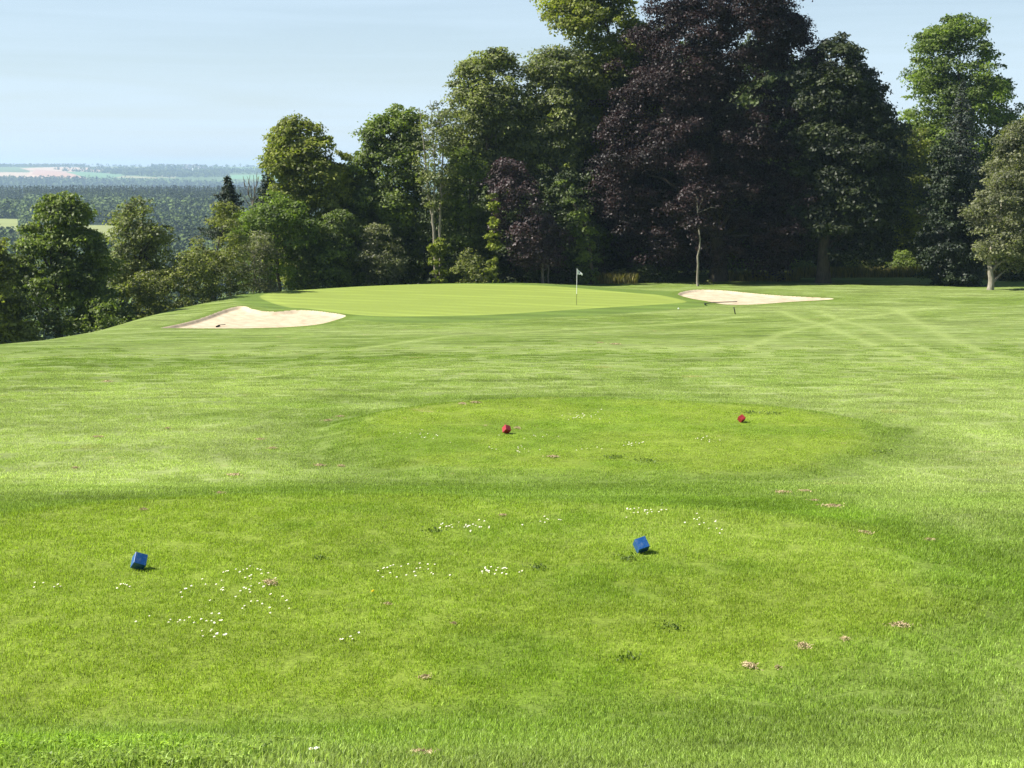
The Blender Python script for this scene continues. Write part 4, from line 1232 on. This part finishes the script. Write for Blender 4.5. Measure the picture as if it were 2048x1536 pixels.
cube_marker("tee_marker", "blue wooden cube marker at the near tee's left, standing on a corner", M_BLUE, "blue cube tee markers", (200 + 865 / 12.8, 1060 + 830 / 12.8),
            [(20, -250), (285, 80), (-165, 170)], 12.8)
cube_marker("tee_marker", "blue wooden cube marker on the near tee's right, square face towards the viewer", M_BLUE, "blue cube tee markers", (1200 + 1005 / 12.8, 1030 + 890 / 12.8),
            [(-115, -250), (280, -90), (-24, 147)], 12.8)
cube_marker("tee_marker", "dark red cube marker in the middle of the far tee, pink lit left face", M_RED, "red cube tee markers", (960 + 890 / 17.07, 820 + 650 / 17.07),
            [(-20, -160), (175, 58), (-125, 125)], 17.07)
cube_marker("tee_marker", "bright red cube marker on the right of the far tee, lit face tipped up", M_RED, "red cube tee markers", (1430 + 920 / 17.07, 800 + 695 / 17.07),
            [(-110, -115), (165, -85), (-35, 95)], 17.07)

# ------------------------------------------------------------------ flagstick, stake, ball, rakes
def solid(name, c, rough=.5, spec=.4):
    m, nt, out = new_mat(name); principled(nt, out, rough, spec, c); return m
M_WHITE = solid("white_plastic", (.78, .78, .76)); M_POLE_LOW = solid("dull_pole", (.10, .11, .04)); M_BLACK = solid("black_plastic", (.012, .012, .014)); M_RAKE = solid("rake_dark", (.03, .04, .03))

def build_flag():
    g = ground_at(1153, 610.5, 70, 104)
    Y = g[1]
    top = at(1154.3, 537, Y); hgt = top[2] - g[2]
    root = empty("flagstick", g); tag(root, "white flagstick with small pennant standing in the hole on the green", "flagstick")
    a = Acc(); a.add(*tube(np.array([(0, 0, -.05), (0.005, 0, hgt * .31)]), np.array([.014, .014]), 10))
    link("pole_foot", a.mesh("pole_foot"), M_POLE_LOW, root)
    a = Acc(); a.add(*tube(np.array([(0.005, 0, hgt * .31), (0.02, 0, hgt)]), np.array([.017, .014]), 10))
    link("pole", a.mesh("pole"), M_WHITE, root)
    # pennant: hoist at the pole, blown to the right and drooping, slightly folded
    nu, nv = 12, 8
    V = []
    th = .006
    for side in (-1, 1):
        for i in range(nu):
            u = i / (nu - 1)
            for j in range(nv):
                v = j / (nv - 1)
                zt = hgt - .01 - .315 * u ** .9
                zb = hgt - .355 - (.085 * sstep(np.array(u), .62, 1.0))
                x = .028 + .335 * u - .05 * v * sstep(np.array(u), .7, 1.0)
                V.append((float(x), .05 * math.sin(5 * u + 1.5 * v) * u + side * th / 2, float(zt + (zb - zt) * v)))
    n = nu * nv; Q = []
    for s in (0, 1):
        for i in range(nu - 1):
            for j in range(nv - 1):
                k = s * n + i * nv + j
                q = (k, k + nv, k + nv + 1, k + 1)
                Q.append(q if s == 0 else q[::-1])
    fl = link("flag", mesh_np("flag", np.array(V), quads=Q, smooth=True), M_WHITE, root)
    a = Acc()
    for p in ([(.145, -.02, hgt - .285), (.150, -.02, hgt - .20), (.185, -.025, hgt - .285), (.190, -.025, hgt - .215)],):
        a.add(*tube(np.array(p) + np.array([0, -.005, 0]), np.full(len(p), .012), 5))
    link("flag_mark", a.mesh("flag_mark"), M_BLACK, fl)
    # the hole's dark cup rim
    return root
build_flag()

def build_small():
    p0 = ground_at(1471, 628.5, 60, 100); t = at(1467.5, 614, p0[1])
    a = Acc(); d = t - p0
    a.add(*tube(np.array([(0, 0, -.06), tuple(d * .5), tuple(d * .97), tuple(d)]), np.array([.03, .03, .03, .01]), 8))
    tag(link("marker_stake", a.mesh("marker_stake"), M_BLACK, None, p0), "short black stake leaning in the grass in front of the right bunker", "stake")
    import bmesh
    g = ground_at(1357, 618.5, 60, 100)
    bm = bmesh.new(); bmesh.ops.create_icosphere(bm, subdivisions=3, radius=.045)
    me = bpy.data.meshes.new("golf_ball"); bm.to_mesh(me); bm.free()
    tag(link("golf_ball", me, M_WHITE, None, g + np.array([0, 0, .035])), "white golf ball lying on the collar right of the green", "ball")
    for pts, lab in (([(1410, 610.3), (1424, 608.2), (1474, 606.2)], "long dark rake lying along the front of the right bunker"), ([(436, 653.6), (451, 652.2)], "short dark rake end at the front of the left bunker")):
        G = [ground_at(px, py, 60, 104) for px, py in pts]
        O = G[0]
        P = np.array([q + np.array([0, 0, .09]) for q in G]) - O
        root = empty("bunker_rake", O); tag(root, lab, "rake")
        short = len(pts) == 2
        a = Acc(); a.add(*tube(P, np.full(len(P), .018 if short else .027), 8)); link("handle", a.mesh("handle"), M_RAKE, root)
        a = Acc(); e = P[0]
        a.add(*tube(np.array([e + (-.02, -.3, 0 if not short else -.05), e + (.02, .3, 0 if not short else -.05)]), np.array([.045, .045]), 8))
        for k in range(9):
            q = e + np.array([0, -.28 + .07 * k, 0]); a.add(*tube(np.array([q, q + (0, 0, -.1)]), np.array([.012, .008]), 5))
        link("rake_head", a.mesh("rake_head"), M_RAKE, root)
build_small()

# ------------------------------------------------------------------ daisies, dandelion, clippings, weeds
M_PETAL = solid("daisy_petal", (.72, .72, .70), .6, .2); M_YOLK = solid("daisy_eye", (.70, .42, .02), .6, .2); M_STEM = solid("daisy_stem", (.09, .16, .03), .6, .2)
def daisy_mesh(seed):
    rng = np.random.default_rng(seed)
    V, Q, T, mi = [], [], [], []
    h = .042
    n = 13
    for k in range(n):
        a = 2 * np.pi * k / n; L = .0145 * rng.uniform(.85, 1.1); w = .0034
        d = np.array([math.cos(a), math.sin(a), 0]); s = np.array([-math.sin(a), math.cos(a), 0])
        b = len(V)
        V += [d * .003 - s * w * .5 + (0, 0, h), d * .003 + s * w * .5 + (0, 0, h), d * L + s * w * .8 + (0, 0, h + .003), d * L - s * w * .8 + (0, 0, h + .003)]
        Q.append((b, b + 1, b + 2, b + 3)); mi.append(0)
    b = len(V)
    for r, z in ((.0055, h + .001), (.004, h + .005)):
        for k in range(8):
            V.append((r * math.cos(k * math.pi / 4), r * math.sin(k * math.pi / 4), z))
    for k in range(8):
        Q.append((b + k, b + (k + 1) % 8, b + 8 + (k + 1) % 8, b + 8 + k)); mi.append(1)
    Q += [(b + 8, b + 9, b + 10, b + 11), (b + 8, b + 11, b + 12, b + 15), (b + 12, b + 13, b + 14, b + 15)]; mi += [1] * 3
    sv, sq = tube(np.array([(0, 0, -.01), (.002, .001, h)]), np.array([.001, .001]), 4)
    b = len(V); V += [tuple(q) for q in sv]; Q += [tuple(int(i) + b for i in q) for q in sq]; mi += [2] * len(sq)
    me = mesh_np("daisy", np.array([tuple(v) for v in V]), quads=Q, mat_idx=mi)
    for m in (M_PETAL, M_YOLK, M_STEM): me.materials.append(m)
    return me

DAISY = [  # centre px, spread px (x, y), count, where
 ((940, 1058), (42, 9), 26, "behind the middle of the near tee"),
 ((1290, 1024), (42, 9), 20, "behind the right blue cube"),
 ((1410, 1048), (30, 14), 13, "at the back right of the near tee"),
 ((1000, 1147), (42, 9), 20, "in the dense strip on the middle of the near tee"),
 ((825, 1142), (70, 20), 24, "in the loose patch left of the dense strip"),
 ((490, 1150), (40, 14), 14, "right of the left blue cube"),
 ((525, 1195), (45, 28), 24, "around the brown clump right of the left blue cube"),
 ((395, 1185), (70, 18), 14, "in the thin scatter below the left blue cube"),
 ((400, 1252), (70, 16), 20, "in the arc nearest the viewer on the left"),
 ((440, 1272), (20, 8), 10, "in the small knot at the lower end of the left arc"),
 ((250, 1172), (25, 6), 6, "just below the left blue cube"),
 ((105, 1174), (35, 5), 6, "at the far left of the near tee"),
 ((695, 1278), (18, 6), 5, "in the small knot low in the middle left of the near tee"),
 ((1108, 1042), (26, 6), 7, "in the small knot behind the dense strip"),
 ((610, 1506), (26, 4), 3, "largest, on the bank at the bottom of the picture"),
 ((1170, 836), (50, 7), 24, "behind the far tee's middle"),
 ((1268, 890), (20, 4), 14, "in the small dense knot in front of the far tee"),
 ((835, 877), (45, 10), 16, "at the left end of the far tee"),
 ((1030, 900), (60, 6), 13, "in the thin line in front of the left red cube"),
 ((1411, 880), (16, 3), 8, "in front of the right red cube"),
 ((1170, 902), (25, 4), 5, "between the two knots in front of the far tee"),
 ((1090, 874), (50, 5), 7, "between the two red cubes"),
]
def build_flowers():
    rng = np.random.default_rng(77)
    meshes = [daisy_mesh(k) for k in range(4)]
    for (cx, cy), (sx, sy), n, where in DAISY:
        for k in range(n):
            px = cx + rng.normal() * sx * .68; py = cy + rng.normal() * sy * .68
            if "dense" in where or "largest" in where: px = cx + rng.uniform(-1.15, 1.15) * sx; py = cy + rng.uniform(-1, 1) * sy
            g = ground_at(px, py, 5, 40)
            o = link("daisy", meshes[k % 4], None, None, g)
            s = rng.uniform(.85, 1.3) * (1.25 if g[1] > 22 else 1.0)
            s *= .55; o.scale = (s, s, s * rng.uniform(.9, 1.2))
            o.rotation_euler = (rng.uniform(.15, .45), rng.uniform(-.35, .0), rng.uniform(-.3, .3))
            tag(o, "white daisy " + where, "daisy", "daisies " + where)
    # dandelion
    g = ground_at(746, 1193, 5, 40)
    d = unit(rng.normal(size=(60, 3))); d[:, 2] = np.abs(d[:, 2])
    V = leaf_quads(d * .012 + np.array([0, 0, .05]), d, .016, rng, .35)
    root = empty("dandelion", g); tag(root, "single yellow dandelion on the near tee", "dandelion")
    link("flower", mesh_np("flower", V, quads=np.arange(len(V)).reshape(-1, 4)), solid("dandelion_yellow", (.75, .50, .01), .6, .2), root)
    sv, sq = tube(np.array([(0, 0, -.01), (.003, 0, .05)]), np.array([.002, .002]), 5)
    link("stem", mesh_np("stem", sv, quads=sq), M_STEM, root)
build_flowers()

def build_litter():
    rng = np.random.default_rng(55)
    m, nt, out = new_mat("dry_clippings"); b = principled(nt, out, .9, .1)
    a = N(nt, "ShaderNodeAttribute", attribute_name="tint"); cr = nt.nodes.new("ShaderNodeValToRGB")
    cr.color_ramp.elements[0].color = (.20, .15, .07, 1); cr.color_ramp.elements[1].color = (.58, .47, .28, 1)
    nt.links.new(a.outputs["Fac"], cr.inputs[0]); nt.links.new(cr.outputs[0], b.inputs["Base Color"])
    def clump(seed, n=150):
        r = np.random.default_rng(seed)
        p = r.normal(size=(n, 3)) * np.array([.065, .045, .006]); p[:, 2] = np.abs(p[:, 2]) + .022 + .02 * np.exp(-(p[:, 0] ** 2 + p[:, 1] ** 2) / .003)
        nn = unit(np.array([0, 0, 1.0]) + r.normal(size=(n, 3)) * .5)
        V = leaf_quads(p, nn, .05, r, .22)
        return mesh_np("clipping_clump", V, quads=np.arange(len(V)).reshape(-1, 4), attrs={"tint": np.repeat(r.uniform(0, 1, n), 4)})
    ms = [clump(k) for k in range(4)]
    L = [((540, 1168), 1.0, "beside the daisies right of the left blue cube"), ((1498, 1335), .9, "nearest the viewer on the right of the near tee"), ((1605, 1296), .8, "second nearest on the right of the near tee"),
         ((1690, 1281), .5, "small, right of the second nearest clump"), ((1800, 1254), .9, "on the pale right rim of the near tee"), ((1555, 1338), .4, "tiny, right of the nearest clump"),
         ((1665, 1015), 1.3, "broad, at the back right rim of the near tee"), ((1630, 1004), .8, "left of the broad clump on the back right rim"), ((1565, 987), 1.3, "highest on the back right rim of the near tee"),
         ((1610, 985), 1.2, "right of the highest clump on the back right rim"), ((1730, 1068), .8, "below the broad clump on the right rim"), ((1858, 1082), .7, "furthest right beside the pale rough"),
         ((1005, 1033), .5, "dark, behind the daisies of the near tee"), ((908, 1250), .35, "dark speck low on the middle of the near tee"), ((850, 1357), .5, "dark, low in the middle of the picture"), ((775, 1211), .45, "reddish, below the dandelion"),
         ((287, 1021), .5, "on the left back rim of the near tee"), ((468, 952), 1.6, "large, left of the far tee"), ((640, 932), 1.1, "dark, on the left slope of the far tee"), ((683, 933), .8, "right of the dark clump on the left slope"),
         ((195, 875), 1.3, "in the pale rough at the left"), ((545, 898), 1.2, "upper left of the far tee"), ((520, 880), 1.0, "above the clump at the upper left of the far tee"), ((1105, 915), 1.2, "in front of the far tee, below the left red cube"),
         ((1035, 857), .9, "just right of the left red cube"), ((680, 834), 1.1, "behind the left end of the far tee"), ((655, 842), 1.0, "left of the clump behind the far tee"), ((950, 806), 1.4, "behind the far tee towards the green"),
         ((925, 808), 1.1, "left of the clump behind the far tee towards the green"), ((335, 858), .9, "in the pale rough left of centre"), ((215, 764), 1.6, "on the fairway at the left"), ((1230, 689), 2.4, "broad and flat on the fairway below the flag"),
         ((1200, 686), 1.6, "beside the broad flat clump below the flag"), ((150, 937), .9, "low in the pale rough at the left"), ((440, 988), .8, "just behind the near tee at the left"), ((840, 1512), .6, "at the bottom edge of the picture")]
    for k, ((px, py), s, where) in enumerate(L):
        g = ground_at(px, py, 5, 80)
        o = link("clipping_clump", ms[k % 4], m, None, g)
        s *= .8; o.scale = (s, s, .5 + .3 * s); o.rotation_euler = (0, 0, rng.uniform(0, 6.28) if s < 1 else rng.uniform(-.4, .4))
        tag(o, "brown dry clipping clump " + where, "clippings", "dry clipping clumps on the grass")
    # dark flat weeds
    mw = leaf_mat("weed_leaf", (.055, .095, .016), trans=.2)
    def weed(seed, n=70):
        r = np.random.default_rng(seed)
        p = np.column_stack([r.normal(size=n) * .13, r.normal(size=n) * .10, r.uniform(.015, .04, n)])
        V = leaf_quads(p, unit(np.array([0, 0, 1.0]) + r.normal(size=(n, 3)) * .45), .05, r, .45)
        return V, np.repeat(r.uniform(0, 1, n), 4)
    V_, T_ = [], []
    for k, ((px, py), sc) in enumerate([((1257, 1119), .6), ((1340, 1258), .55), ((1075, 1138), .6), ((1250, 1320), .5), ((640, 1120), .4), ((1290, 923), .9), ((1230, 915), .8), ((870, 1065), .5), ((1500, 826), 1.0), ((1545, 828), 1.0), ((1760, 905), .9)]):
        v, t = weed(k + 10)
        V_.append(v * np.array([sc, sc, 1]) + ground_at(px, py, 5, 50)); T_.append(t)
    V_ = np.concatenate(V_)
    o = link("weeds", mesh_np("weeds", V_, quads=np.arange(len(V_)).reshape(-1, 4), attrs={"tint": np.concatenate(T_)}), mw)
    tag(o, "dark flat weed leaves in scattered patches on both tees", "weeds", None, "stuff")
build_litter()

# ------------------------------------------------------------------ air
def build_haze():
    m = bpy.data.materials.new("haze_air"); m.use_nodes = True
    nt = m.node_tree; nt.nodes.clear()
    out = nt.nodes.new("ShaderNodeOutputMaterial")
    v = nt.nodes.new("ShaderNodeVolumePrincipled")
    v.inputs["Color"].default_value = (.54, .74, 1.0, 1)
    v.inputs["Density"].default_value = 1.1e-4
    nt.links.new(v.outputs[0], out.inputs["Volume"])
    s = 9400; z0, z1 = -100, 40
    V = np.array([(sx * s, sy * s, z) for z in (z0, z1) for sx, sy in ((-1, -1), (1, -1), (1, 1), (-1, 1))], float)
    Q = [(3, 2, 1, 0), (4, 5, 6, 7), (0, 1, 5, 4), (1, 2, 6, 5), (2, 3, 7, 6), (3, 0, 4, 7)]
    o = link("haze", mesh_np("haze", V, quads=Q), m)
    tag(o, "pale blue summer haze filling the valley", "haze", None, "stuff")
build_haze()
